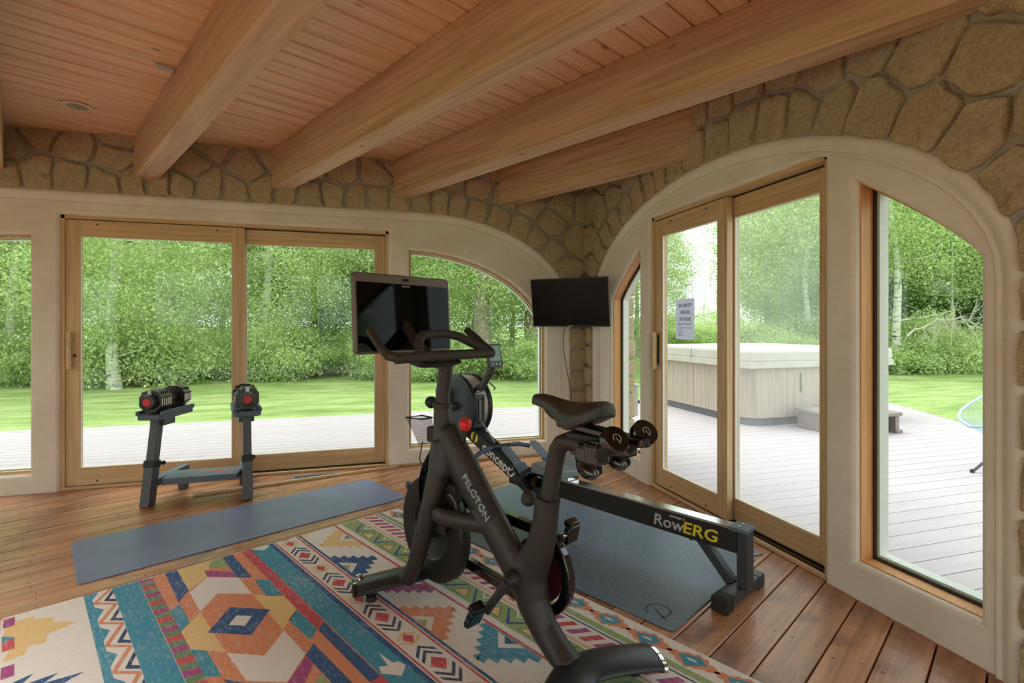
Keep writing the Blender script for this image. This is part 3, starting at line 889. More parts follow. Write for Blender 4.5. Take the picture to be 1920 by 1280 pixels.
MT['leaf'] = leaf_mat('aspen_leaf', C(136, 172, 98), C(182, 206, 132), C(224, 232, 172))
MT['leaf_dark'] = leaf_mat('dark_leaf', C(70, 116, 60), C(112, 158, 84), C(160, 190, 112))
MT['leaf_shrub'] = leaf_mat('shrub_leaf', C(140, 174, 100), C(184, 208, 132), C(222, 232, 170))
MT['birch'] = birch_mat()
MT['bark'] = simple('grey_bark', C(146, 134, 118), 0.9, noise=0.4, nscale=12, bump=0.8, bscale=20)
MT['twig'] = simple('dead_twig', C(196, 188, 172), 0.9, noise=0.2)
MT['deck'] = deck_mat()
MT['deck_side'] = simple('deck_fascia', C(150, 132, 124), 0.7)

# lawn
lv = []; lf = []; NG = 48
for i in range(NG + 1):
    for j in range(NG + 1):
        x = -60 + 120 * i / NG; y = -60 + 120 * j / NG
        dd = math.hypot(x - 1, y - 2)
        lv.append((x, y, GZ + 0.06 * math.sin(x*0.3) * math.cos(y*0.23) * min(1, max(0, (dd - 9) / 10)) + max(0, dd - 26) * 0.04))
for i in range(NG):
    for j in range(NG):
        a = i*(NG+1)+j
        lf.append((a, a+NG+1, a+NG+2, a+1))
mb = MB(); mb.smooth = True; mb.add(lv, lf)
tag(mb.build('lawn', MT['grass']), 'mown green lawn around the house', kind='structure')

# deck
deck = struct_root('deck', 'pale board deck outside the doors')
yy = -8.6
while yy < 7.56:
    xe = min(9.3, 7.49 + 0.52 * (yy - 4.52)) if yy < 7.7 else 9.3
    if yy + 0.14 > YB + TH + 0.01 : x0 = -9.0
    elif yy < YF - 0.36: x0 = -9.0  # unseen boards behind the viewer, added to bounce daylight indoors
    else: x0 = XR + TH - 0.13
    if YB + 0.14 < yy < YB + TH: x0 = -9.0
    mb = MB(); mb.box(0, xe - x0, 0, 0.139, -0.028, 0, None, 0.0)
    o = mb.build('deck_board', MT['deck'], deck, loc=(x0, yy, DZ)); 
    if x0 > 0:
        mb = MB(); mb.box(0, XL - 0.17 + 9.0, 0, 0.139, -0.028, 0, None, 0.0)  # unseen left-side boards, added to throw daylight up to the ceiling
        mb.build('deck_board', MT['deck'], deck, loc=(-9.0, yy, DZ))
    yy += 0.1455
mb = MB(); mb.box(-9.0, 9.0, 7.545, 7.57, GZ - 0.05, DZ - 0.03); mb.build('deck_fascia', MT['deck_side'], deck)
mb = MB(); mb.box(-4.0, 0.25, YB + 0.13, YB + TH + 0.02, -0.16, -0.035); mb.box(XR + 0.13, XR + TH, -2.5, 4.6, -0.16, -0.04); mb.box(-9, 6, -8.6, 7.5, GZ-0.02, GZ+0.02); mb.build('deck_underside', MT['deck_side'], deck)

# leaves -------------------------------------------------------------
def leaf_mesh(name, seed, nleaf, nclump, shape, crad, size, mat, droop=0.0):
    g = np.random.default_rng(seed)
    cs = []
    while len(cs) < nclump:
        p = g.uniform(-1, 1, 3)
        r = np.linalg.norm(p)
        if r < 1 and r > g.uniform(0, 0.75): cs.append(p)
    cs = np.array(cs) * np.array([shape[0], shape[0], (shape[2]-shape[1])/2]) + np.array([0, 0, (shape[1]+shape[2])/2])
    idx = g.integers(0, nclump, nleaf)
    sc = g.uniform(0.6, 1.25, nclump)[idx][:, None]
    c = cs[idx] + g.normal(0, 1, (nleaf, 3)) * np.array([crad, crad, crad*0.7]) * sc
    c[:, 2] = np.maximum(c[:, 2], 0.03)
    a = g.normal(0, 1, (nleaf, 3)); a /= np.linalg.norm(a, axis=1)[:, None]
    b = g.normal(0, 1, (nleaf, 3)); b = np.cross(a, b); b /= np.linalg.norm(b, axis=1)[:, None]
    s = (size * g.uniform(0.6, 1.3, nleaf))[:, None]
    v = np.empty((nleaf, 4, 3), np.float32)
    v[:, 0] = c - a*s; v[:, 1] = c + b*s*0.62; v[:, 2] = c + a*s; v[:, 3] = c - b*s*0.62
    me = bpy.data.meshes.new(name)
    me.vertices.add(nleaf*4); me.loops.add(nleaf*4); me.polygons.add(nleaf)
    me.vertices.foreach_set('co', v.reshape(-1))
    me.loops.foreach_set('vertex_index', np.arange(nleaf*4, dtype=np.int32))
    me.polygons.foreach_set('loop_start', np.arange(0, nleaf*4, 4, dtype=np.int32))
    me.materials.append(mat)
    me.update(); me.validate()
    return me, cs

CROWN = [leaf_mesh('crown', 3 + i, 44000, 140, (2.4, 0.5, 7.2), 0.36, 0.034, MT['leaf']) for i in range(3)]
CROWN_D = [leaf_mesh('crown_dark', 13, 46000, 90, (2.0, 0.3, 8.0), 0.45, 0.045, MT['leaf_dark'])]
SHRUB = [leaf_mesh('shrub_leaves', 23 + i, 13000, 30, (0.85, 0.1, 1.25), 0.2, 0.030, MT['leaf_shrub']) for i in range(2)]

def tree_trunk(seed, cs, rad, height, mat):
    g = random.Random(seed); mb = MB()
    bend = g.uniform(-0.25, 0.25); b2 = g.uniform(-0.25, 0.25)
    pts = [(bend*(i/8)**2*1.5 + 0.05*math.sin(i*1.3+seed), b2*(i/8)**2 + 0.05*math.cos(i*1.7+seed), -0.15 + height*i/8) for i in range(9)]
    mb.tube(pts, [rad*(1.25 if i == 0 else 1 - 0.09*i) for i in range(9)], 9)
    return mb, pts
TR = {}
def proto_trunk(kind):
    """shared trunk and branch meshes"""
    rad, mat, n = {'birch': (0.13, 'birch', 0), 'thin': (0.06, 'birch', 1), 'old': (0.30, 'bark', 2), 'ever': (0.16, 'bark', 3)}[kind]
    g = random.Random(n + 40)
    mb, pts = tree_trunk(n, None, rad, 7.0, mat)
    me1 = mb.build('trunk', MT[mat]); tm = me1.data; bpy.data.objects.remove(me1)
    mb = MB()
    for k in range(14):
        i = g.randint(1, 7); p = Vector(pts[i]); a = g.uniform(0, 2*PI); l = g.uniform(0.8, 2.0)
        q = p + Vector((math.cos(a)*l, math.sin(a)*l, g.uniform(0.2, 0.9)*l*0.6))
        m_ = (p+q)/2 + Vector((0, 0, -0.06))
        mb.tube([p, m_, q], [0.022, 0.014, 0.005], 5)
    me2 = mb.build('branches', MT[mat]); bmh = me2.data; bpy.data.objects.remove(me2)
    return tm, bmh
for kk in ('birch', 'thin', 'old', 'ever'): TR[kk] = proto_trunk(kk)

trg = random.Random(5)
def tree(px, d, kind, label, var=None, sc=1.0, lift=0.0, group='trees beyond the lawn', dark=False, off=(0, 0)):
    p = at(px, d, GZ)
    t = thing('tree', label, 'tree', (p[0], p[1], p[2]), trg.uniform(0, 6.28), group)
    tm, bm_ = TR[kind]
    o = bpy.data.objects.new('trunk', tm); COL.objects.link(o); o.parent = t
    o = bpy.data.objects.new('branches', bm_); COL.objects.link(o); o.parent = t
    cm = (CROWN_D if dark else CROWN)
    o = bpy.data.objects.new('foliage', cm[(var if var is not None else trg.randint(0, 9)) % len(cm)][0]); COL.objects.link(o); o.parent = t
    o['kind'] = 'stuff'
    o.scale = (sc, sc, sc); o.location = (off[0], off[1], lift); o.rotation_euler = (0, 0, trg.uniform(0, 6.28))
    return t
def shrub(px, d, sc, label, var=0, group='shrubs along the lawn edge', dark=False):
    p = at(px, d, GZ - 0.03)
    t = thing('shrub', label, 'shrub', p, trg.uniform(0, 6.28), group)
    o = bpy.data.objects.new('foliage', SHRUB[var % 2][0]); COL.objects.link(o); o.parent = t; o.scale = (sc, sc, sc * trg.uniform(0.8, 1.15)); o['kind'] = 'stuff'
    mb = MB()
    for k in range(4):
        a = k * 1.57; mb.tube([(0, 0, -0.02), (0.1*math.cos(a), 0.1*math.sin(a), 0.3*sc), (0.25*math.cos(a), 0.25*math.sin(a), 0.6*sc)], [0.012, 0.009, 0.004], 5)
    mb.build('stems', MT['bark'], t)
    return t

tree(215, 11.6, 'birch', 'pale-trunked tree seen through the left panel of the wide sliding door', 0, 0.95, 0.5)
tree(500, 14.4, 'birch', 'pale-trunked tree seen through the right panel of the wide sliding door', 1, 1.0, 0.5)
tree(688, 15.2, 'thin', 'slim tree just left of the exercise bike screen', 2, 0.9, 0.3)
tree(905, 14.6, 'old', 'thick grey-trunked tree seen through the arched window beside the rower monitor', 0, 1.0, 0.9)
tree(1000, 15.6, 'old', 'thick grey-trunked tree near the right side of the arched window', 1, 1.0, 0.9)
tree(22, 13.0, 'birch', 'tree seen through the window at the left edge of the photo', 2, 1.0, 0.2)
bgl = 'leafy background tree behind the pale-trunked trees beyond the wide sliding door and arched window'
for i, (x, d) in enumerate(((-150, 13), (-60, 18), (110, 18), (330, 17), (420, 21), (600, 19), (770, 21), (820, 18.5), (960, 22), (1060, 20), (250, 24), (520, 26), (700, 27), (880, 28), (60, 26))):
    tree(x, d, 'birch' if i % 3 else 'thin', bgl, i, 1.05 + 0.012 * d, 0.0, dark=(i % 4 == 1))
tree(1195, 24.0, 'birch', 'tree seen through the narrow window beside the television', 1, 1.0, 0.0)
tree(1236, 15.5, 'thin', 'tree at the left edge of the side door glass above the hot tub', 0, 0.48, 1.9)
tree(1440, 19.5, 'birch', 'pale-trunked tree left of the other one in the hazy door panel', 1, 0.8, 1.2)
tree(1512, 17.5, 'birch', 'pale-trunked tree at the right side of the hazy door panel', 2, 1.2, 0.9)
tree(1684, 15.2, 'birch', 'bright white-trunked tree in the tall arched window on the right', 0, 1.05, 2.2)
tree(1790, 17.5, 'thin', 'slender white sapling right of the white-trunked tree', 1, 1.2, 1.8)
tree(1850, 20.0, 'ever', 'dark green tree at the right side of the tall arched window', 0, 1.3, 0.0, dark=True)
bg2 = 'leafy background tree behind the pale-trunked trees on the hot tub side'
for i, (x, d) in enumerate(((1500, 26), (1490, 24), (1560, 22), (1610, 26), (1640, 21), (1735, 24), (1770, 30), (1960, 22), (2100, 20), (2350, 18), (1540, 30))):
    tree(x, d, 'birch' if i % 2 else 'thin', bg2, i, 1.15 + 0.012 * d, 0.0, dark=(i in (3, 5, 6, 8)))
bg3 = 'distant pale tree far beyond the hot tub'
for x, d, s in ((1300, 44, 0.36), (1322, 47, 0.46), (1342, 43, 0.40), (1364, 46, 0.5)):
    tree(x, d, 'thin', bg3, None, s, 0.0, group='distant trees')
shl = 'low leafy shrub along the lawn edge beyond the back doors'
for i in range(34):
    x = -160 + i * 36 + trg.uniform(-14, 14); d = trg.uniform(13.2, 16.5)
    if x < 330: d = trg.uniform(11.6, 14)
    shrub(x, d, trg.uniform(0.7, 1.25), shl, i)
sh2 = 'low leafy shrub under the trees beyond the hot tub'
for i in range(30):
    x = 1400 + i * 22 + trg.uniform(-9, 9); d = trg.uniform(15.5, 18.5)
    shrub(x, d, trg.uniform(0.8, 1.4), sh2, i)
for i in range(6):
    shrub(1180 + i * 28, 30 + i, 1.5, 'far shrub behind the hot tub', i)
# trees behind the viewer that show in the bike screen
for i, (x, y) in enumerate(((-24, -6), (-26, 3), (-6, -26), (3, -25), (22, -9))):
    t = thing('tree', 'tree outside the unseen side of the room', 'tree', (x, y, GZ), i, 'trees on the unseen side')
    for nm, me in (('trunk', TR['birch'][0]), ('foliage', CROWN[i % 3][0])):
        o = bpy.data.objects.new(nm, me); COL.objects.link(o); o.parent = t
        if nm == 'foliage': o['kind'] = 'stuff'
# bare dead branches in the right window
g = random.Random(9)
p = at(1700, 14.6, 0)
db = thing('dead_branch', 'bare whitish dead branch hanging beside the white-trunked tree', 'branch', (p[0], p[1], GZ))
mb = MB()
mainp = [Vector((RV[0]*t_ - 0*t_, RV[1]*t_, 1.15 + 0.75*t_ - 0.28*t_*t_ + 0.05*math.sin(t_*9))) for t_ in [i*0.22 for i in range(12)]]
mb.tube(mainp, [0.028 - 0.002*i for i in range(12)], 6)
mb.build('limb', MT['twig'], db)
mb = MB()
for i in range(2, 12):
    for s in range(5):
        a = mainp[i]; l = g.uniform(0.25, 0.8)
        dv = Vector((RV[0]*g.uniform(-.2, .8) + FV[0]*g.uniform(-.5, .5), RV[1]*g.uniform(-.2, .8) + FV[1]*g.uniform(-.5, .5), g.uniform(-1.0, 0.8))).normalized()*l
        mid = a + dv*0.5 + Vector((0, 0, 0.05))
        e = a + dv
        mb.tube([a, mid, e], [0.008, 0.006, 0.003], 4)
        for q in range(2):
            d2 = dv*0.5 + Vector((g.uniform(-.2, .2), g.uniform(-.2, .2), g.uniform(-.25, .25)))
            mb.tube([mid, mid + d2*0.5, mid + d2], [0.005, 0.004, 0.002], 4)
mb.build('twigs', MT['twig'], db)

# ------------------------------------------------------------------ hot tub
MT['tub'] = wood('tub_cabinet', C(172, 156, 144), C(190, 174, 162), C(180, 166, 154), 0.6, 0.8, 0.0, 0.3, bump=0.05, axis=2)
MT['tub_base'] = simple('tub_base', C(96, 94, 100), 0.6)
MT['cover'] = simple('vinyl_cover', C(192, 186, 178), 0.55, noise=0.06, nscale=4, bump=0.2, bscale=8)
MT['tub_trim'] = simple('tub_trim', C(150, 132, 118), 0.5)
MT['blue_plastic'] = simple('blue_fitting', C(96, 120, 150), 0.4)
MT['steel'] = simple('steel', C(170, 170, 172), 0.3, 0.9)
def rrect(x0, x1, y0, y1, r, n=6):
    out = []
    for cx, cy, a0 in ((x1-r, y1-r, 0), (x0+r, y1-r, 90), (x0+r, y0+r, 180), (x1-r, y0+r, 270)):
        out += [(cx + r*math.cos(R(a0+90*i/n)), cy + r*math.sin(R(a0+90*i/n))) for i in range(n+1)]
    return out
tub = thing('hot_tub', 'large square hot tub with a pale folding cover on the deck', 'hot tub', (5.84, 6.46, DZ))
h_ = 1.14
mb = MB(); mb.prism(rrect(-h_+.03, h_-.03, -h_+.03, h_-.03, 0.22), 0.0, 0.10); mb.build('base', MT['tub_base'], tub)
for k in range(4):
    ang = k * PI/2
    Mr = Matrix.Rotation(ang, 4, 'Z')
    for j in range(2):
        xa = -h_ + 0.24 + j * (h_ - 0.24); xb = xa + h_ - 0.248
        mb = MB(); mb.box(xa, xb, -h_, -h_ + 0.03, 0.10, 0.74, Mr, 0.004); mb.build('side_panel', MT['tub'], tub)
    mb = MB(); mb.smooth = True
    arc = [(h_-0.24 + 0.24*math.cos(R(-90+90*i/6)), -h_+0.24 + 0.24*math.sin(R(-90+90*i/6))) for i in range(7)]
    V = [(x, y, z) for z in (0.10, 0.74) for x, y in arc]
    mb.add(V, [(i, i+1, 7+i+1, 7+i) for i in range(6)], Mr); mb.build('corner_panel', MT['tub'], tub)
mb = MB(); mb.prism(rrect(-h_-.03, h_+.03, -h_-.03, h_+.03, 0.26), 0.74, 0.79); mb.build('rim', MT['tub_trim'], tub, bevel=0.015)
for s in (-1, 1):
    mb = MB()
    y0, y1 = (-h_-.05, -0.004) if s < 0 else (0.004, h_+.05)
    mb.box(-h_-.05, h_+.05, y0, y1, 0.80, 0.965, None, 0.035); cv = mb.build('cover_half', MT['cover'], tub)
    mb = MB(); mb.box(-h_-.056, h_+.056, y0-.006*(s < 0), y1+.006*(s > 0), 0.735, 0.815, None, 0.006); mb.build('skirt', MT['cover'], cv)
mb = MB(); mb.box(-0.36, -0.33, -h_-.02, -h_, 0.42, 0.66); mb.build('panel_handle', MT['steel'], tub)
mb = MB(); mb.lathe([(0.045, 0), (0.045, 0.03), (0.02, 0.035)], zM((-0.1, -h_, 0.19), (0, -1, 0)), 12); mb.build('drain_fitting', MT['blue_plastic'], tub)

st = thing('tub_step', 'small brown plastic step in front of the hot tub', 'step', (5.72, 4.86, DZ))
MT['step'] = simple('step_plastic', C(138, 124, 120), 0.6)
mb = MB(); mb.box(-0.46, 0.46, -0.34, 0.34, 0.20, 0.245, None, 0.008); mb.build('tread', MT['step'], st)
for sx in (-0.40, 0.40):
    mb = MB(); mb.box(sx-0.03, sx+0.03, -0.32, 0.32, 0.035, 0.2); mb.box(sx-0.05, sx+0.05, -0.35, 0.33, 0.0, 0.04, None, 0.006); mb.build('side_support', MT['step'], st)
mb = MB(); mb.box(-0.38, 0.38, -0.2, -0.18, 0.02, 0.2); mb.build('riser', MT['tub_base'], st)

# ------------------------------------------------------------------ string chair
MT['cord'] = simple('pale_blue_cord', C(176, 198, 210), 0.45)
MT['chair_steel'] = simple('chair_steel', C(70, 58, 62), 0.4, 0.3)
cp = at(1838, 4.42, DZ)
chair = thing('string_chair', 'pale blue string lounge chair at the right side of the deck', 'chair', (cp[0] + 0.28*RV[0], cp[1] + 0.28*RV[1], DZ), math.atan2(RV[1], RV[0]))
def ringp(u):
    x = -0.36*math.cos(u); y = 0.37*math.sin(u)
    f = (x + 0.36) / 0.72
    return Vector((x + 0.12*f, y*(1 - 0.12*f), 0.40 + 0.10*f + 0.38*f*f + 0.07*abs(math.sin(u))))
mb = MB(); rp = [ringp(2*PI*i/40) for i in range(41)]; mb.tube(rp, 0.013, 8); mb.build('rim', MT['cord'], chair)
hub = Vector((0.02, 0, 0.30))
mb = MB(); hp = [hub + Vector((0.06*math.cos(2*PI*i/16), 0.06*math.sin(2*PI*i/16), 0.02*math.cos(2*PI*i/16))) for i in range(17)]; mb.tube(hp, 0.008, 6); mb.build('hub_ring', MT['chair_steel'], chair)
mb = MB()
for i in range(64):
    u = 2*PI*i/64
    a = ringp(u); b = hub + Vector((-0.06*math.cos(u), 0.06*math.sin(u), 0))
    mb.tube([a, (a+b)/2 - Vector((0, 0, 0.03)), b], 0.0035, 4)
co_ = mb.build('cord_seat', MT['cord'], chair); co_['kind'] = 'stuff'
for (fx, fy, tx_, ty_, tz) in ((-0.33, 0.02, 0.16, 0.02, 0.40), (0.30, 0.30, -0.02, 0.2, 0.36), (0.30, -0.30, -0.02, -0.2, 0.36)):
    mb = MB(); mb.tube([(fx, fy, 0.01), (tx_, ty_, tz)], 0.011, 8); lg = mb.build('leg', MT['chair_steel'], chair)
    mb = MB(); mb.lathe([(0.016, 0), (0.018, 0.012), (0.012, 0.03)], Matrix.Translation((fx, fy, 0)), 10); mb.build('foot_cap', MT['chair_steel'], lg)

# ------------------------------------------------------------------ utility box
MT['util'] = simple('grey_green_metal', C(168, 180, 178), 0.5)
up = at(1172, 5.75, DZ)
ub = thing('utility_box', 'grey metal utility box on a post outside the narrow window', 'utility box', up, -0.3)
mb = MB(); mb.box(-0.13, 0.13, -0.06, 0.06, 0.27, 0.60, None, 0.008); mb.build('body', MT['util'], ub)
mb = MB(); mb.box(-0.138, 0.138, -0.075, 0.068, 0.60, 0.622, None, 0.004); mb.build('lid', MT['util'], ub)
mb = MB(); mb.tube([(0.03, 0, 0), (0.03, 0, 0.27)], 0.035, 12); mb.build('post', MT['util'], ub)
mb = MB(); mb.lathe([(0.02, 0), (0.02, 0.03)], zM((0.13, 0, 0.42), (1, 0, 0)), 10); mb.build('latch', MT['dark_gap'], ub)

# ================================================================== materials for the equipment
MT['bike'] = simple('bike_charcoal', C(40, 38, 36), 0.48, 0.0, noise=0.06, nscale=8, bump=0.05, bscale=400)
MT['bike_sheen'] = simple('bike_satin', C(48, 52, 56), 0.34, 0.35, noise=0.05)
MT['rubber'] = simple('black_rubber', C(30, 29, 28), 0.6, noise=0.1)
MT['grip'] = simple('grip_foam', C(48, 44, 38), 0.65, noise=0.12, nscale=60, bump=0.3, bscale=500)
MT['gloss'] = simple('gloss_black', C(14, 14, 15), 0.08, 0.0, coat=0.6, noise=0.05)
MT['screen'] = simple('screen_glass', C(5, 7, 7), 0.04, 0.0, noise=0.02, spec=0.12)
MT['bezel'] = simple('bezel_grey', C(104, 92, 86), 0.45, 0.3, noise=0.04)
MT['chrome'] = simple('chrome', C(206, 206, 208), 0.12, 1.0, noise=0.04)
MT['red'] = simple('red_plastic', C(206, 38, 40), 0.4, noise=0.12, nscale=40)
MT['letters'] = simple('holographic_letters', C(176, 190, 196), 0.25, 0.8, noise=0.2, nscale=60)
MT['leather'] = simple('saddle_vinyl', C(44, 40, 36), 0.42, noise=0.08, bump=0.12, bscale=300)
MT['green_gloss'] = simple('dark_green_gloss', C(22, 34, 32), 0.15, 0.0, coat=0.5, noise=0.06)
MT['fly'] = simple('flywheel_iron', C(40, 38, 36), 0.42, 0.4, noise=0.06)
MT['logo'] = simple('logo_silver', C(200, 198, 190), 0.35, 0.5, noise=0.05)
MT['navy'] = simple('rower_navy', C(38, 46, 58), 0.4, 0.2, noise=0.08)
MT['slate'] = simple('rower_slate', C(62, 66, 72), 0.45, 0.2, noise=0.06)
MT['handle_blue'] = simple('rower_handle_blue', C(58, 84, 108), 0.55, noise=0.08)
MT['foot_grey'] = simple('rower_footrest', C(104, 124, 138), 0.55, noise=0.06)
MT['seat_grey'] = simple('rower_seat', C(122, 132, 140), 0.6, noise=0.05, bump=0.1)
MT['rail_steel'] = simple('rail_steel', C(190, 190, 192), 0.16, 0.95, noise=0.05)
MT['mesh_grey'] = simple('perforated_cage', C(168, 160, 148), 0.5, 0.4, noise=0.3, nscale=180)
MT['lcd'] = simple('grey_green_lcd', C(116, 156, 146), 0.35, noise=0.05)
MT['yellow'] = simple('yellow_print', C(226, 208, 40), 0.5, noise=0.03)
MT['print_white'] = simple('white_print', C(232, 230, 226), 0.5, noise=0.03)
MT['print_grey'] = simple('grey_print', C(186, 186, 186), 0.5, noise=0.03)
MT['strap'] = simple('webbing_strap', C(34, 34, 36), 0.8)
MT['stand'] = simple('stand_dark_grey', C(74, 78, 84), 0.45, 0.2, noise=0.08)
MT['tray'] = simple('tray_blue_grey', C(84, 98, 112), 0.55, noise=0.06)
MT['plate_black'] = simple('plate_black', C(36, 38, 40), 0.3, 0.2, coat=0.3, noise=0.08)
MT['clear_cup'] = glass_mat('smoky_cup', 0.03, (0.8, 0.78, 0.78, 1))

def text_on(body, size, M, mat, name, parent, depth=0.001, bold=0.0, shear=0.0, sx=1.0, align='CENTER'):
    v, f = text_mesh(body, size, depth, bold, align, shear, sx)
    mb = MB(); mb.add(v, f, M)
    return mb.build(name, mat, parent)
def planeM(o, x, n):
    """matrix for flat lettering: x along reading direction, z out of the surface n"""
    x = Vector(x).normalized(); n = Vector(n).normalized(); y = n.cross(x).normalized(); x = y.cross(n)
    return Matrix(((x.x,y.x,n.x,o[0]),(x.y,y.y,n.y,o[1]),(x.z,y.z,n.z,o[2]),(0,0,0,1)))
def logo_p(mb, M, s):
    """open ring with a slanted stem, the mark on the weights and the mat"""
    pts = []
    n = 18
    for i in range(n + 1):
        a = R(-120 + 285 * i / n); pts.append((math.cos(a)*s, math.sin(a)*s))
    w = 0.2 * s
    V = []; F = []
    for (x, y) in pts:
        l = math.hypot(x, y); V += [(x*(1-w/l/2), y*(1-w/l/2), 0), (x*(1+w/l/2), y*(1+w/l/2), 0)]
    F += [(2*i, 2*i+1, 2*i+3, 2*i+2) for i in range(n)]
    mb.add(V, F, M)
    mb.add([(-0.75*s, -1.3*s, 0), (-0.52*s, -1.3*s, 0), (0.1*s, 0.35*s, 0), (-0.13*s, 0.35*s, 0)], [(0, 1, 2, 3)], M)

# ================================================================== exercise bike
BO = (0.704, 1.574, 0.006)
BF = Vector((-0.4415, 0.8973)).normalized()
bike = thing('exercise_bike', 'black exercise bike with a swivelled touch screen standing on the colourful rug', 'exercise bike', BO, math.atan2(BF.y, BF.x))

# frame: one continuous moulded body
mb = MB()
mb.tube([(0.790, 0, 0.875), (0.782, 0, 0.80), (0.765, 0, 0.73), (0.72, 0, 0.66)], [(0.037, 0.037), (0.040, 0.050), (0.046, 0.07), (0.05, 0.08)], 16)
mb.tube([(0.765, 0, 0.74), (0.70, 0, 0.68), (0.60, 0, 0.60), (0.50, 0, 0.505), (0.40, 0, 0.41), (0.30, 0, 0.32), (0.24, 0, 0.27)], [(0.052, 0.09), (0.052, 0.09), (0.05, 0.08), (0.048, 0.073), (0.048, 0.070), (0.05, 0.070), (0.05, 0.066)], 16)
for s in (1, -1):
    mb.tube([(0.76, 0.018*s, 0.72), (0.745, 0.045*s, 0.60), (0.765, 0.075*s, 0.46), (0.80, 0.09*s, 0.32), (0.85, 0.10*s, 0.18), (0.895, 0.105*s, 0.105), (0.95, 0.105*s, 0.082)], [0.052, 0.050, 0.042, 0.039, 0.037, 0.038, 0.026], 14)
    mb.tube([(0.70, 0.093*s, 0.438), (0.64, 0.093*s, 0.44), (0.55, 0.07*s, 0.443), (0.46, 0.02*s, 0.44)], [(0.026, 0.034), (0.028, 0.036), (0.028, 0.036), (0.026, 0.036)], 14)
mb.tube([(0.148, 0, 0.615), (0.158, 0, 0.52), (0.185, 0, 0.43), (0.23, 0, 0.34), (0.25, 0, 0.27)], [(0.045, 0.045), (0.046, 0.048), (0.047, 0.058), (0.05, 0.074), (0.052, 0.085)], 16)
mb.tube([(0.25, 0, 0.36), (0.245, 0, 0.29), (0.215, 0, 0.22), (0.16, 0, 0.15), (0.09, 0, 0.10), (0.03, 0, 0.075)], [(0.052, 0.09), (0.052, 0.09), (0.05, 0.072), (0.048, 0.056), (0.05, 0.048), (0.055, 0.038)], 16)
fr = mb.build('frame', MT['bike'], bike)
rm = fr.modifiers.new('remesh', 'REMESH'); rm.mode = 'VOXEL'; rm.voxel_size = 0.0075; rm.use_smooth_shade = True
sm = fr.modifiers.new('smooth', 'SMOOTH'); sm.factor = 0.5; sm.iterations = 7
text_on('PELOTON', 0.046, planeM((0.482, 0.0555, 0.552), (-0.738, 0, -0.675), (0, 1, 0)), MT['letters'], 'lettering', fr, 0.003, 0.0009, 0, 1.0)
mb = MB(); mb.lathe([(0.004, 0), (0.006, 0.004), (0.0, 0.006)], zM((0.80, 0.125, 0.33), (0, 1, 0)), 10); mb.build('bolt', MT['rubber'], fr)

for nm, u0, sg in (('front_stabilizer', 0.955, 1), ('rear_stabilizer', 0.0, -1)):
    mb = MB()
    pts = [(u0 + sg*0.10*(math.sqrt(v*v+0.0036)-0.06)/0.21, v, 0.080 - 0.022*(v/0.27)**2) for v in [0.275 - 0.55*i/16 for i in range(17)]]
    mb.tube(pts, [(0.075, 0.026)]*17, 18)
    so_ = mb.build(nm, MT['bike_sheen'], bike)
    for e in (0, -1):
        p = Vector(pts[e]); q = Vector(pts[1 if e == 0 else -2]); d = (p - q).normalized()
        mb = MB(); mb.tube([p - d*0.004, p + d*0.010], [(0.0775, 0.0285)]*2, 18); mb.build('end_trim', MT['chrome'] if sg < 0 else MT['gloss'], so_)
        mb = MB(); mb.tube([p + d*0.009, p + d*0.016], [(0.073, 0.024), (0.068, 0.02)], 18); mb.build('end_cap', MT['rubber'], so_)
        w = 0.225 if e == 0 else -0.225
        mb = MB(); mb.lathe([(0.022, 0.0), (0.025, 0.006), (0.022, 0.022), (0.010, 0.026), (0.010, 0.05)], Matrix.Translation((u0 + sg*0.06, w, 0.0)), 14); mb.build('levelling_foot', MT['rubber'], so_)
        if sg > 0:
            mb = MB(); mb.lathe([(0.0, -0.012), (0.022, -0.012), (0.028, -0.006), (0.028, 0.006), (0.022, 0.012), (0.0, 0.012)], zM((u0 + 0.125, 0.25 if e == 0 else -0.25, 0.075), (0, 1, 0)), 16); mb.build('transport_wheel', MT['chrome'], so_)

# flywheel with its recessed face and bright groove
mb = MB()
mb.lathe([(0.0, -0.012), (0.115, -0.012), (0.128, -0.02), (0.14, -0.027), (0.228, -0.027), (0.234, -0.02), (0.234, 0.02), (0.228, 0.027), (0.14, 0.027), (0.128, 0.02), (0.115, 0.012), (0.0, 0.012)], zM((0.845, 0.0, 0.315), (0, 1, 0)), 64)
fl = mb.build('flywheel', MT['fly'], bike)
mb = MB(); mb.lathe([(0.127, 0.0205), (0.131, 0.024), (0.135, 0.0265), (0.1335, 0.0275), (0.129, 0.0250), (0.1255, 0.0215), (0.127, 0.0205)], zM((0.845, 0.0, 0.315), (0, 1, 0)), 48, True, False); mb.build('bright_groove', MT['bike_sheen'], fl)
mb = MB(); mb.lathe([(0.04, 0.012), (0.04, 0.04), (0.025, 0.045), (0.025, 0.07), (0, 0.07)], zM((0.845, 0.0, 0.315), (0, 1, 0)), 20); mb.build('axle_hub', MT['rubber'], fl)
mb = MB(); mb.box(0.70, 0.80, 0.030, 0.055, 0.33, 0.44, None, 0.008); mb.build('brake_bracket', MT['rubber'], bike)
mb = MB(); mb.tube([(0.70, 0.03, 0.50), (0.66, 0.05, 0.52), (0.63, 0.045, 0.49), (0.625, 0.04, 0.45)], 0.005, 8); mb.build('brake_cable', MT['bezel'], bike)
mb = MB(); mb.box(0.66, 0.74, -0.02, 0.03, 0.47, 0.55, None, 0.01); mb.build('brake_motor', MT['rubber'], bike)
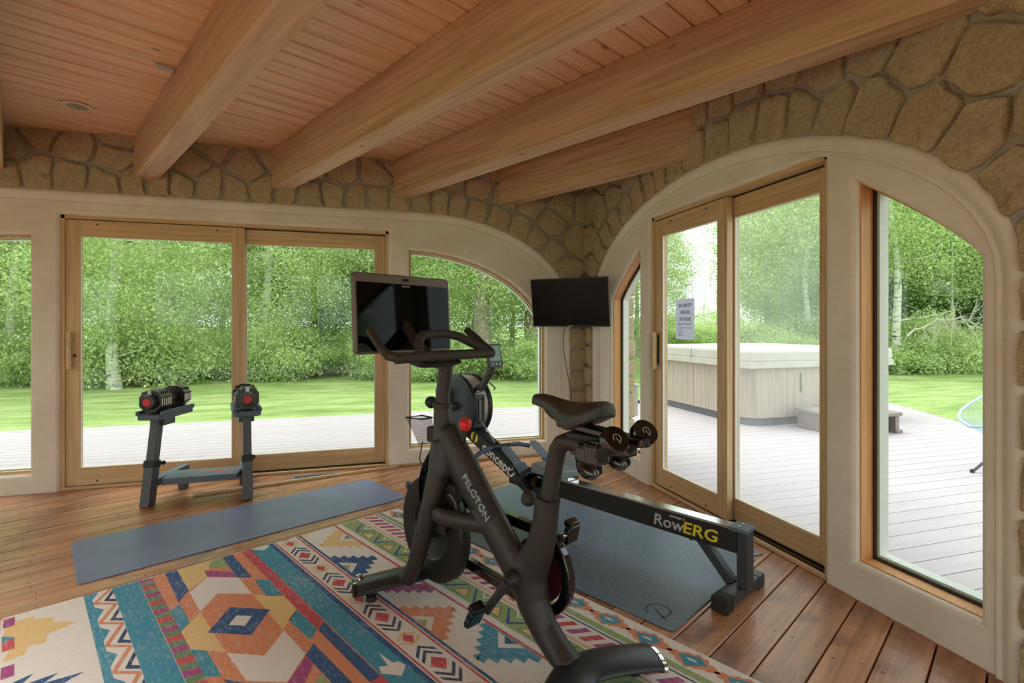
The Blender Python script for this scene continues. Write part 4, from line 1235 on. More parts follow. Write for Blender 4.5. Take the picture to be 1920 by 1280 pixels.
# glossy fender over the front of the wheel
mb = MB(); mb.smooth = True
V = []; F = []; n = 14
for i in range(n + 1):
    f = i / n
    p = Vector((0.838 + 0.055*f + 0.03*math.sin(f*PI), 0, 0.70 - 0.27*f))
    w = 0.012 + 0.04*math.sin(min(1, f*1.5)*PI/2)
    for j in range(9):
        b = -1 + 2*j/8
        V.append((p.x + 0.028*math.cos(b*PI/2) - 0.006, w*b, p.z))
for i in range(n):
    for j in range(8): F.append((i*9+j, i*9+j+1, (i+1)*9+j+1, (i+1)*9+j))
mb.add(V, F); mb.build('front_fender', MT['gloss'], bike)
# belt guard on the far side
def stadium(c0, r0, c1, r1, n=20):
    d = Vector((c1[0]-c0[0], c1[1]-c0[1])); L = d.length; a = math.atan2(d.y, d.x); o = math.acos((r0-r1)/L)
    out = [(c0[0]+r0*math.cos(a+o+(2*PI-2*o)*i/n), c0[1]+r0*math.sin(a+o+(2*PI-2*o)*i/n)) for i in range(n+1)]
    out += [(c1[0]+r1*math.cos(a-o+2*o*i/n), c1[1]+r1*math.sin(a-o+2*o*i/n)) for i in range(n+1)]
    return out
so1 = stadium((0.27, 0.30), 0.168, (0.845, 0.315), 0.15); so2 = stadium((0.27, 0.30), 0.128, (0.845, 0.315), 0.105)
v, f = curve_mesh([so1, so2], 0.036, 0.006, 2)
mb = MB(); mb.add([(x, -0.066 - z, y) for x, y, z in v], f); mb.build('belt_guard', MT['gloss'], bike)
mb = MB(); mb.lathe([(0.0, 0), (0.118, 0), (0.118, 0.012), (0.07, 0.014), (0, 0.014)], zM((0.27, -0.078, 0.30), (0, -1, 0)), 32); mb.build('drive_pulley', simple('dark_red_pulley', C(72, 26, 28), 0.3, 0.2), bike)
# cranks and pedals
for s, uz in ((1, (0.352, 0.178)), (-1, (0.178, 0.442))):
    mb = MB()
    mb.lathe([(0.034, 0), (0.034, 0.02), (0.026, 0.03), (0.018, 0.05), (0.0, 0.05)], zM((0.262, 0.045*s, 0.31), (0, s, 0)), 20)
    if s > 0: mb.build('crank_axle', MT['rubber'], bike)
    mb = MB(); mb.tube([(0.262, 0.088*s, 0.31), ((0.262+uz[0])/2, 0.098*s, (0.31+uz[1])/2), (uz[0], 0.112*s, uz[1])], [(0.013, 0.021), (0.011, 0.016), (0.011, 0.017)], 12)
    ck = mb.build('crank_arm', MT['bike'], bike)
    pd = bpy.data.objects.new('pedal', None); COL.objects.link(pd); pd.parent = bike
    pu, pz = uz; pc = 0.165*s
    TP = Matrix.Translation((pu, 0, pz)) @ Matrix.Rotation(R(62 if s > 0 else 75), 4, 'Y') @ Matrix.Translation((-pu, 0, -pz))
    mb = MB(); mb.tube([(pu, 0.112*s, pz), (pu, 0.14*s, pz)], 0.009, 10); mb.build('spindle', MT['chrome'], pd)
    mb = MB(); mb.box(pu-0.032, pu+0.036, pc-0.032, pc+0.032, pz-0.014, pz+0.014, TP, 0.006)
    mb.box(pu-0.05, pu-0.028, pc-0.028, pc+0.028, pz-0.010, pz+0.024, TP, 0.004); mb.build('cleat_body', MT['gloss'], pd)
    mb = MB(); mb.tube([TP @ Vector(q_) for q_ in ((pu+0.03, pc-0.03, pz), (pu+0.052, pc-0.018, pz+0.010), (pu+0.057, pc, pz+0.012), (pu+0.052, pc+0.018, pz+0.010), (pu+0.03, pc+0.03, pz))], 0.006, 8); mb.build('toe_hook', MT['gloss'], pd)
# seat post, collar, saddle
mb = MB(); mb.tube([(0.146, 0, 0.60), (0.128, 0, 0.68), (0.108, 0, 0.765), (0.098, 0, 0.798), (0.080, 0, 0.822), (0.055, 0, 0.833), (0.02, 0, 0.836), (-0.065, 0, 0.834)], 0.031, 20); mb.build('seat_post', MT['bike'], bike)
mb = MB(); mb.tube([(0.148, 0, 0.595), (0.143, 0, 0.622)], 0.044, 20); mb.build('seat_collar', MT['bike'], bike)
mb = MB(); mb.tube([(0.19, 0, 0.588), (0.215, 0, 0.592)], 0.010, 10); mb.lathe([(0.008, 0.0), (0.024, 0.012), (0.030, 0.026), (0.028, 0.042), (0.014, 0.050), (0, 0.051)], zM((0.212, 0, 0.591), (1, 0, 0.15)), 20); mb.build('seat_knob', MT['grip'], bike)
mb = MB(); mb.box(-0.20, 0.075, -0.026, 0.026, 0.872, 0.898, axM((0, 0, 0.006), (1, 0, 0.06)), 0.006); mb.build('seat_slider', MT['gloss'], bike)
mb = MB(); mb.box(-0.10, 0.03, -0.035, 0.035, 0.855, 0.876, None, 0.004); mb.build('slider_base', MT['rubber'], bike)
sd = [(0.212, 0.012, 0.974, 0.026), (0.206, 0.022, 0.984, 0.042), (0.185, 0.028, 0.990, 0.048), (0.14, 0.031, 0.987, 0.050), (0.09, 0.038, 0.978, 0.066), (0.045, 0.058, 0.974, 0.088), (0.0, 0.080, 0.975, 0.094), (-0.04, 0.092, 0.982, 0.084), (-0.072, 0.090, 0.987, 0.070), (-0.096, 0.076, 0.986, 0.062), (-0.108, 0.048, 0.978, 0.046)]
mb = MB(); mb.smooth = True; V = []; F = []; m = 12
for (u, w, zt, th) in sd:
    for j in range(m):
        a = PI * j / (m - 1)
        V.append((u, w*math.cos(a), zt - th + th*(math.sin(a)**0.55) - 0.006*math.exp(-((j-5.5)/1.2)**2)))
    V.append((u, -w*0.75, zt - th + 0.006)); V.append((u, w*0.75, zt - th + 0.006))
k = m + 2
for i in range(len(sd) - 1):
    for j in range(k): F.append((i*k+j, i*k+(j+1) % k, (i+1)*k+(j+1) % k, (i+1)*k+j))
F += [tuple(range(k))[::-1], tuple((len(sd)-1)*k + j for j in range(k))]
mb.add(V, F); sadd = mb.build('saddle', MT['leather'], bike, subsurf=1)
for s in (1, -1):
    mb = MB(); mb.tube([(0.165, 0.012*s, 0.955), (0.135, 0.016*s, 0.925), (0.10, 0.022*s, 0.910), (0.0, 0.024*s, 0.906), (-0.05, 0.03*s, 0.918), (-0.095, 0.045*s, 0.945)], 0.0042, 8); mb.build('saddle_rail', MT['rubber'], sadd)
mb = MB(); mb.box(0.02, 0.075, -0.032, 0.032, 0.893, 0.918, None, 0.008); mb.lathe([(0.014, -0.04), (0.014, 0.04)], zM((0.055, 0, 0.9), (0, 1, 0)), 12); mb.build('saddle_clamp', MT['rubber'], bike)
# weight holder
mb = MB(); mb.box(-0.105, -0.06, -0.135, 0.105, 0.80, 0.865, axM((0, 0, 0), (1, 0, 0)), 0.015)
for vv in (0.066, -0.086):
    mb.box(-0.15, -0.09, vv-0.034, vv+0.034, 0.80, 0.87, axM((0, 0, 0), (1, 0, 0)), 0.012)
mb.build('weight_holder', MT['green_gloss'], bike)
# handlebar post and bars
mb = MB(); mb.tube([(0.790, 0, 0.80), (0.786, 0, 0.885), (0.772, 0, 0.98), (0.760, 0, 1.045), (0.757, 0, 1.075)], [(0.030, 0.033), (0.030, 0.033), (0.030, 0.034), (0.030, 0.036), (0.036, 0.044)], 18); hp_ = mb.build('handlebar_post', MT['bike'], bike)
mb = MB(); mb.lathe([(0.005, 0), (0.005, 0.004), (0, 0.004)], zM((0.748, 0.031, 1.02), (-0.3, 1, 0)), 10); mb.build('post_bolt', MT['brass'], hp_)
mb = MB(); mb.tube([(0.791, 0, 0.862), (0.787, 0, 0.888)], 0.041, 20); mb.build('head_collar', MT['bike'], bike)
mb = MB(); mb.tube([(0.82, 0, 0.872), (0.85, 0, 0.876)], 0.009, 10); mb.lathe([(0.008, 0.0), (0.022, 0.010), (0.028, 0.024), (0.024, 0.042), (0.0, 0.048)], zM((0.848, 0, 0.876), (1, 0, 0.1)), 20); mb.build('head_knob', MT['rubber'], bike)
HB = bpy.data.objects.new('handlebar', None); COL.objects.link(HB); HB.parent = bike; HB.location = (0, 0.03, 0.002)
mb = MB()
mb.tube([(0.70, 0.255, 1.093), (0.695, 0.15, 1.098), (0.695, 0.0, 1.10), (0.695, -0.16, 1.101), (0.70, -0.25, 1.103)], [0.020, 0.022, 0.022, 0.022, 0.018], 14); mb.build('base_bar', MT['grip'], HB)
for s in (1, -1):
    b = 0.262 if s > 0 else -0.262
    mb = MB(); mb.tube([(0.70, b*0.72, 1.098), (0.705, b*0.94, 1.098), (0.735, b*1.02, 1.106), (0.79, b*1.02, 1.135), (0.87, b*1.0, 1.185), (0.905, b*0.985, 1.205)], [0.020, 0.020, 0.019, 0.018, 0.0175, 0.0165], 14); mb.build('grip_horn', MT['grip'], HB)
mb = MB(); mb.tube([(0.70, 0.150, 1.10), (0.715, 0.135, 1.125), (0.745, 0.115, 1.165), (0.765, 0.09, 1.185), (0.77, 0.03, 1.19), (0.77, -0.04, 1.19), (0.76, -0.10, 1.178), (0.735, -0.16, 1.145), (0.705, -0.225, 1.112)], [0.0195]*9, 14); mb.build('centre_loop', MT['grip'], HB)
mb = MB(); mb.tube([(0.71, 0.16, 1.075), (0.72, 0.12, 1.064), (0.735, 0.0, 1.062), (0.73, -0.07, 1.068)], [(0.030, 0.012), (0.040, 0.014), (0.046, 0.016), (0.034, 0.012)], 14); mb.build('stem_plate', MT['bike'], HB)
# resistance knob
mb = MB(); mb.tube([(0.632, 0, 0.74), (0.622, 0, 0.80)], 0.010, 10); kn = mb.build('resistance_stem', MT['rubber'], bike)
mb = MB(); mb.lathe([(0.011, -0.008), (0.023, -0.004), (0.0275, 0.012), (0.0265, 0.030), (0.017, 0.041), (0, 0.043)], zM((0.624, 0, 0.797), (-0.2, 0, 1)), 10, False); mb.build('resistance_knob', MT['red'], bike)
# bottle holder
mb = MB(); mb.smooth = False
A = [(-0.02, -0.03, 0), (0.045, -0.042, 0), (0.045, 0.042, 0), (-0.02, 0.03, 0)]
top = [(0.91, -0.03, 0.80), (1.02, -0.045, 0.795), (1.02, 0.045, 0.795), (0.91, 0.03, 0.80)]
bot = [(0.87, -0.022, 0.69), (0.935, -0.028, 0.675), (0.935, 0.028, 0.675), (0.87, 0.022, 0.69)]
V = top + bot; inn = [tuple(Vector(p)*0.9 + Vector((0.0965, 0, 0.08)) if i < 4 else Vector(p)*0.9 + Vector((0.092, 0, 0.078))) for i, p in enumerate(V)]
mb.add(V, [(0, 1, 5, 4), (1, 2, 6, 5), (2, 3, 7, 6), (3, 0, 4, 7), (4, 5, 6, 7)]); bh = mb.build('bottle_holder', MT['clear_cup'], bike)
sol = bh.modifiers.new('solid', 'SOLIDIFY'); sol.thickness = 0.003
mb = MB(); mb.tube(top + [top[0]], 0.004, 6); mb.build('holder_rim', MT['rubber'], bh)
mb = MB(); mb.box(0.82, 0.885, -0.02, 0.02, 0.70, 0.77, None, 0.008); mb.build('holder_bracket', MT['rubber'], bh)
mb = MB(); mb.tube([(0.90, 0.03, 0.70), (0.91, 0.04, 0.62), (0.89, 0.03, 0.58), (0.86, 0.02, 0.61)], 0.003, 6); mb.build('cable', MT['rubber'], bike)
# screen, turned towards the room
inv = Matrix.Translation(BO) @ Matrix.Rotation(math.atan2(BF.y, BF.x), 4, 'Z'); inv = inv.inverted()
cL = Vector((-0.016, 2.426, 0)); cR = Vector((0.468, 2.737, 0))
ax = (cR - cL).normalized(); nrm_ = Vector((ax.y, -ax.x, 0)); tl_ = R(3)
cen = (cL + cR) / 2 + Vector((0, 0, 1.292))
nn = (nrm_*math.cos(tl_) + Vector((0, 0, math.sin(tl_)))).normalized(); up_ = nn.cross(ax)
Ms = inv @ Matrix(((ax.x, up_.x, nn.x, cen.x), (ax.y, up_.y, nn.y, cen.y), (ax.z, up_.z, nn.z, cen.z), (0, 0, 0, 1)))
W2, H2 = 0.288, 0.19
SCN = bpy.data.objects.new('screen', None); COL.objects.link(SCN); SCN.parent = bike
v, f = curve_mesh([rrect(-W2, W2, -H2, H2, 0.022)], 0.03, 0.006, 2); mb = MB(); mb.add([(x, y, z - 0.03) for x, y, z in v], f, Ms); mb.build('housing', MT['bezel'], SCN)
mb = MB(); mb.box(-W2+0.012, W2-0.012, -H2+0.012, H2-0.045, -0.004, 0.0025, Ms); mb.build('display', MT['screen'], SCN)
mb = MB(); mb.box(-0.02, 0.02, H2-0.03, H2-0.016, -0.002, 0.003, Ms, 0.002); mb.build('camera', MT['gloss'], SCN)
text_on('PELOTON', 0.010, Ms @ Matrix.Translation((0, H2-0.055, 0.003)), MT['print_white'], 'brand_print', SCN, 0.0002)
mb = MB(); mb.box(-0.05, 0.05, -0.07, 0.05, -0.06, -0.026, Ms, 0.01); mb.build('swivel_mount', MT['rubber'], SCN)
pm = Ms @ Vector((0, -0.02, -0.05))
mb = MB(); mb.tube([(0.775, 0, 1.05), (0.83, 0, 1.06), ((0.83+pm.x)/2, pm.y*0.5, 1.14), tuple(pm)], [0.022, 0.024, 0.024, 0.022], 14); mb.build('support_arm', MT['bike'], SCN)

# hand weights parked behind the saddle
for i, (vv, lab) in enumerate(((0.066, 'small black hand weight in the bike rack, nearer the viewer'), (-0.086, 'small black hand weight in the bike rack, nearer the side door'))):
    c0 = Vector((-0.098, vv, 0.795)); c1 = c0 + Vector((-0.112, 0.036, 0.096)); d = (c1 - c0).normalized()
    Mw = Matrix.Translation(BO) @ Matrix.Rotation(math.atan2(BF.y, BF.x), 4, 'Z')
    dbl = thing('hand_weight', lab, 'dumbbell', tuple(Mw @ c0), math.atan2(BF.y, BF.x), 'hand weights on the bike')
    tr = lambda p: Vector(p) - c0
    mb = MB(); mb.tube([tr(c0), tr(c1)], 0.019, 14); mb.build('handle', MT['rubber'], dbl)
    for e, dd in ((c0, -d), (c1, d)):
        mb = MB(); mb.lathe([(0.0, -0.014), (0.034, -0.014), (0.041, -0.008), (0.0415, 0.018), (0.039, 0.0215), (0.0, 0.022)], zM(tuple(tr(e)), tuple(dd)), 32); hd = mb.build('head', MT['gloss'], dbl)
        mb = MB(); logo_p(mb, planeM(tuple(tr(e) + dd*0.0226), (0.5, -0.85, 0.1), tuple(dd)), 0.0125); mb.build('mark', MT['logo'], hd)

# ================================================================== rowing machine
RO = (1.654, 1.944, 0.0)
RF = Vector((-0.989, 2.073)).normalized()
row = thing('rowing_machine', 'long black rowing machine with a steel-topped rail running to the arched window', 'rowing machine', RO, math.atan2(RF.y, RF.x))
# rear leg
mb = MB(); mb.box(-0.036, 0.036, -0.128, 0.128, 0.018, 0.066, None, 0.004); rl = mb.build('rear_foot', MT['slate'], row)
for s in (1, -1):
    mb = MB(); mb.box(-0.038, 0.038, s*0.16-0.034, s*0.16+0.034, 0.0, 0.068, None, 0.008); mb.build('rubber_end', MT['rubber'] if s > 0 else MT['slate'], rl)
mb = MB(); mb.box(-0.052, -0.004, -0.034, 0.034, 0.06, 0.318, None, 0.003); mb.build('rear_post', MT['slate'], row)
mb = MB(); mb.bar((0.03, 0.0, 0.060), (0.185, 0.0, 0.225), 0.046, 0.040); mb.build('rear_brace', MT['slate'], row)
mb = MB(); mb.box(-0.056, 0.03, -0.05, 0.05, 0.312, 0.330, None, 0.004); ec = mb.build('rail_end_bracket', MT['tray'], row)
for vv in (0.02, -0.02):
    mb = MB(); mb.lathe([(0.006, 0), (0.006, 0.004), (0, 0.004)], Matrix.Translation((-0.012, vv, 0.330)), 8); mb.build('bolt', MT['chrome'], ec)
# monorail
sl = (0.300 - 0.318) / 1.45
def railz(u): return 0.318 + sl*u
mb = MB(); mb.bar((-0.004, 0, railz(0) - 0.055), (1.46, 0, railz(1.46) - 0.055), 0.084, 0.098, ch=0.004); mr = mb.build('monorail', MT['rubber'], row)
mb = MB(); mb.bar((-0.004, 0, railz(0)), (1.46, 0, railz(1.46)), 0.072, 0.012, ch=0.002); mb.build('steel_track', MT['rail_steel'], mr)
tx = Vector((-1, 0, -sl)).normalized()
text_on('Row', 0.078, planeM((0.335, 0.0432, railz(.335) - 0.058), tx, (0, 1, 0)), MT['print_grey'], 'lettering', mr, 0.0004, 0.0012, 0.12, 1.15)
text_on('ERG', 0.078, planeM((0.168, 0.0432, railz(.168) - 0.058), tx, (0, 1, 0)), MT['yellow'], 'lettering', mr, 0.0004, 0.0014, 0.12, 1.25)
text_on('concept 2', 0.017, planeM((0.285, 0.0432, railz(.285) - 0.018), tx, (0, 1, 0)), MT['print_white'], 'small_lettering', mr, 0.0004, 0.0002, 0.1, 1.2)
mb = MB(); mb.lathe([(0.008, 0), (0.008, 0.010), (0, 0.012)], zM((0.215, 0.03, 0.212), (0, 1, 0)), 10); mb.build('brace_bolt', MT['brass'], row)
# front boom carrying the flywheel
b0 = Vector((1.28, 0, 0.175)); b1 = Vector((2.10, 0, 0.52)); bdv = (b1 - b0).normalized(); bup = Vector((-bdv.z, 0, bdv.x))
mb = MB(); mb.bar(b0, b1, 0.085, 0.10, up=(0, 0, 1), ch=0.004); bm_ = mb.build('front_boom', MT['rubber'], row)
mb = MB(); mb.bar(b0 + bup*0.051, b1 + bup*0.051, 0.066, 0.004); mb.build('boom_top', MT['navy'], bm_)
tb = -bdv
pc = b0 + bdv*0.375 + bup*-0.004
text_on('concept2', 0.098, planeM((pc.x, 0.0436, pc.z), tuple(tb), (0, 1, 0)), MT['print_white'], 'lettering', bm_, 0.0004, 0.002, 0, 1.0)
pc = b0 + bdv*0.665 + bup*0.0
mb = MB(); Ml = planeM((pc.x, 0.0438, pc.z), tuple(tb), (0, 1, 0))
for x0, s in ((-0.012, -1), (0.012, 1)):
    pts = [(x0 + s*0.030*math.cos(R(-90 + 180*i/10)), 0.034*math.sin(R(-90 + 180*i/10))) for i in range(11)]
    mb.add([(x, y, 0) for x, y in pts] + [(x0 + s*0.002, 0.02, 0), (x0 + s*0.002, -0.02, 0)], [tuple(range(13))], Ml)
mb.build('boom_mark', MT['yellow'], bm_)
# front legs
mb = MB(); mb.box(2.27, 2.33, -0.29, 0.29, 0.022, 0.062, None, 0.004); ff = mb.build('front_foot', MT['slate'], row)
for s in (1, -1):
    mb = MB(); mb.box(2.262, 2.338, s*0.305-0.03, s*0.305+0.03, 0.012, 0.064, None, 0.008); mb.build('rubber_end', MT['rubber'], ff)
    mb = MB(); mb.lathe([(0.0, -0.014), (0.03, -0.014), (0.034, -0.008), (0.034, 0.008), (0.03, 0.014), (0.0, 0.014)], zM((2.36, s*0.30, 0.034), (0, 1, 0)), 18); mb.build('caster', MT['tray'], ff)
    mb = MB(); mb.bar((2.29, s*0.045, 0.06), (2.17, s*0.075, 0.52), 0.045, 0.03, up=(1, 0, 0)); mb.build('front_leg', MT['slate'], row)
# flywheel cage
FC = (2.10, -0.02, 0.635); FR = 0.245
Mf = zM(FC, (0, 1, 0))
mb = MB(); mb.lathe([(0.0, 0.085), (0.10, 0.085), (0.20, 0.095), (0.235, 0.088), (0.245, 0.07), (0.235, 0.055), (0.0, 0.055)], Mf, 56); cg = mb.build('left_housing', MT['navy'], row)
mb = MB(); mb.lathe([(0.0, -0.085), (0.10, -0.085), (0.20, -0.095), (0.235, -0.088), (0.245, -0.07), (0.235, -0.055), (0.0, -0.055)], Mf, 56); mb.build('right_housing', MT['navy'], row)
mb = MB(); mb.lathe([(0.226, -0.06), (0.226, 0.06), (0.222, 0.06), (0.222, -0.06), (0.226, -0.06)], Mf, 56, True, False); mb.build('perforated_band', MT['mesh_grey'], row)
mb = MB(); mb.lathe([(0.0, -0.04), (0.20, -0.04), (0.20, 0.04), (0.0, 0.04)], Mf, 40); mb.build('fan_wheel', MT['rubber'], row)
mb = MB(); mb.lathe([(0.035, 0.085), (0.032, 0.11), (0.02, 0.125), (0, 0.126)], Mf, 20); mb.build('hub_cap', MT['slate'], cg)
mb = MB(); mb.box(2.16, 2.30, -0.11, 0.11, 0.62, 0.76, axM((0, 0, 0), (1, 0, 0)), 0.012); mb.build('leg_yoke', MT['slate'], row)
# chain guide tower facing the rower
mb = MB(); mb.box(1.872, 1.915, -0.040, 0.055, 0.50, 0.735, None, 0.006); tw = mb.build('chain_tower', MT['slate'], row)
for s in (1, -1):
    mb = MB(); mb.box(1.867, 1.875, 0.008+s*0.030-0.007, 0.008+s*0.030+0.007, 0.52, 0.715); mb.build('slot', MT['black'], tw)
mb = MB(); mb.box(1.866, 1.876, -0.006, 0.022, 0.53, 0.70, None, 0.002); mb.build('guide_strip', MT['gloss'], tw)
# monitor arm and monitor
mb = MB(); mb.bar((1.96, 0, 0.735), (1.86, 0, 0.80), 0.05, 0.035); mb.bar((1.87, 0.0, 0.775), (1.745, 0.0, 0.945), 0.045, 0.03, up=(1, 0, 0)); ar = mb.build('monitor_arm', MT['slate'], row)
mb = MB(); mb.lathe([(0.013, -0.036), (0.013, 0.036)], zM((1.74, 0, 0.95), (0, 1, 0)), 12); mb.lathe([(0.012, -0.036), (0.012, 0.036)], zM((1.89, 0, 0.765), (0, 1, 0)), 12); mb.build('pivot_pin', MT['chrome'], ar)
Mm = planeM((1.715, 0, 1.035), (0, -1, 0), (-0.97, 0, 0.22))
mb = MB(); mb.box(-0.063, 0.063, -0.09, 0.075, -0.028, 0.0, Mm, 0.006); mo = mb.build('monitor', MT['slate'], row)
mb = MB(); mb.box(-0.048, 0.048, -0.045, 0.062, -0.001, 0.0015, Mm); mb.build('monitor_screen', MT['lcd'], mo)
mb = MB()
for k in (-0.034, 0.0, 0.034): mb.lathe([(0.0075, 0), (0.0075, 0.003), (0, 0.003)], Mm @ Matrix.Translation((k, -0.068, 0)), 10)
mb.build('monitor_buttons', MT['print_grey'], mo)
mb = MB(); mb.tube([(1.80, -0.02, 0.83), (1.79, -0.05, 0.80), (1.80, -0.075, 0.785), (1.82, -0.08, 0.77)], 0.005, 6); mb.build('sensor_cable', MT['rubber'], row)
# handle and chain
hu, hz = 1.66, 0.40
mb = MB(); mb.tube([(hu - 0.035, 0.25, hz - 0.028), (hu - 0.012, 0.17, hz - 0.006), (hu, 0.08, hz)], [0.0145, 0.0155, 0.014], 12)
mb.tube([(hu, 0.08, hz), (hu, -0.08, hz)], 0.008, 8)
mb.tube([(hu - 0.035, -0.25, hz - 0.028), (hu - 0.012, -0.17, hz - 0.006), (hu, -0.08, hz)], [0.0145, 0.0155, 0.014], 12); hn = mb.build('handle_grip', MT['handle_blue'], row)
mb = MB(); mb.tube([(hu, 0.09, hz), (hu + 0.006, 0.0, hz + 0.006), (hu, -0.09, hz)], 0.012, 10); mb.tube([(hu, 0.05, hz), (hu + 0.05, 0, hz + 0.016), (hu, -0.05, hz)], 0.006, 8); mb.build('handle_yoke', MT['rubber'], hn)
mb = MB(); mb.tube([(hu + 0.05, 0, hz + 0.016), (1.90, 0, 0.58)], 0.0045, 8); mb.build('chain', MT['steel'], row)
# foot rests
for s in (1, -1):
    fo = bpy.data.objects.new('foot_rest', None); COL.objects.link(fo); fo.parent = row
    Mp = planeM((1.30, s*0.125, 0.335), (0, -1, 0), (-0.62, 0, 0.78))
    mb = MB(); mb.box(-0.058, 0.058, -0.15, 0.03, -0.02, 0.0, Mp, 0.006); mb.build('sole_plate', MT['rubber'], fo)
    mb = MB(); mb.box(-0.045, 0.045, -0.05, 0.05, 0.0, 0.012, Mp, 0.004)
    mb.build('heel_block', MT['foot_grey'], fo)
    mb = MB()
    for k in range(7): mb.box(-0.042, 0.042, -0.046 + k*0.0135, -0.039 + k*0.0135, 0.012, 0.0155, Mp)
    mb.build('heel_ribs', MT['tray'], fo)
    slot = []
    for i in range(6):
        for sx in (-0.017, 0.017):
            y = 0.075 + i*0.021
            slot.append([(sx-0.006, y-0.004), (sx+0.006, y-0.004), (sx+0.006, y+0.004), (sx-0.006, y+0.004)])
    v, f = curve_mesh([[(-0.036, 0.045), (0.036, 0.045), (0.036, 0.185), (0.024, 0.205), (-0.024, 0.205), (-0.036, 0.185)]] + slot, 0.006, 0.001, 1)
    mb = MB(); mb.add([(x, y, z + 0.004) for x, y, z in v], f, Mp @ Matrix.Rotation(R(-6), 4, 'X')); mb.build('adjuster_strip', MT['foot_grey'], fo)
    mb = MB(); mb.tube([Mp @ Vector((-0.075, -0.07, -0.01)), Mp @ Vector((-0.06, -0.05, 0.045)), Mp @ Vector((0, -0.045, 0.07)), Mp @ Vector((0.06, -0.05, 0.045)), Mp @ Vector((0.075, -0.07, -0.01))], [(0.004, 0.018)]*5, 8, up=(1, 0, 0)); mb.build('strap', MT['strap'], fo)
    mb = MB(); mb.tube([Mp @ Vector((0, -0.16, 0.02)), Mp @ Vector((0.02, -0.12, 0.03)), Mp @ Vector((0, -0.06, 0.012))], [0.035, 0.04, 0.03], 10, flat=(1, .4)); mb.build('heel_cup', MT['gloss'], fo)
mb = MB(); mb.box(1.28, 1.38, -0.17, 0.17, 0.245, 0.28, None, 0.006); mb.build('foot_crossbar', MT['rubber'], row)
# seat
su = 1.07
mb = MB(); mb.smooth = True; V = []; F = []; nu, nv = 9, 13
for k, zo in ((0, 0.0), (1, -0.052)):
    for i in range(nu):
        for j in range(nv):
            a = -1 + 2*i/(nu-1); b = -1 + 2*j/(nv-1)
            x = su + a*0.118*(1 - 0.12*abs(b)**3); y = b*0.175
            z = 0.392 + 0.020*b*b - 0.012*math.cos(b*PI*2)*0.5*(0.4+0.6*(a*0.5+0.5)) + 0.006*a if k == 0 else 0.345 + 0.01*b*b
            V.append((x, y, z))
for i in range(nu-1):
    for j in range(nv-1):
        q = i*nv+j; F.append((q, q+1, q+nv+1, q+nv)); F.append((nu*nv+q, nu*nv+q+nv, nu*nv+q+nv+1, nu*nv+q+1))
edge = [i*nv for i in range(nu)] + [(nu-1)*nv+j for j in range(1, nv)] + [i*nv+nv-1 for i in range(nu-2, -1, -1)] + [j for j in range(nv-2, 0, -1)]
for a, b in zip(edge, edge[1:] + edge[:1]): F.append((a, b, nu*nv+b, nu*nv+a))
mb.add(V, F); st_ = mb.build('seat', MT['seat_grey'], row, bevel=0.008)
mb = MB(); mb.box(su-0.08, su+0.08, -0.055, 0.055, railz(su) + 0.006, 0.35, None, 0.006); mb.build('seat_carriage', MT['chrome'], st_)

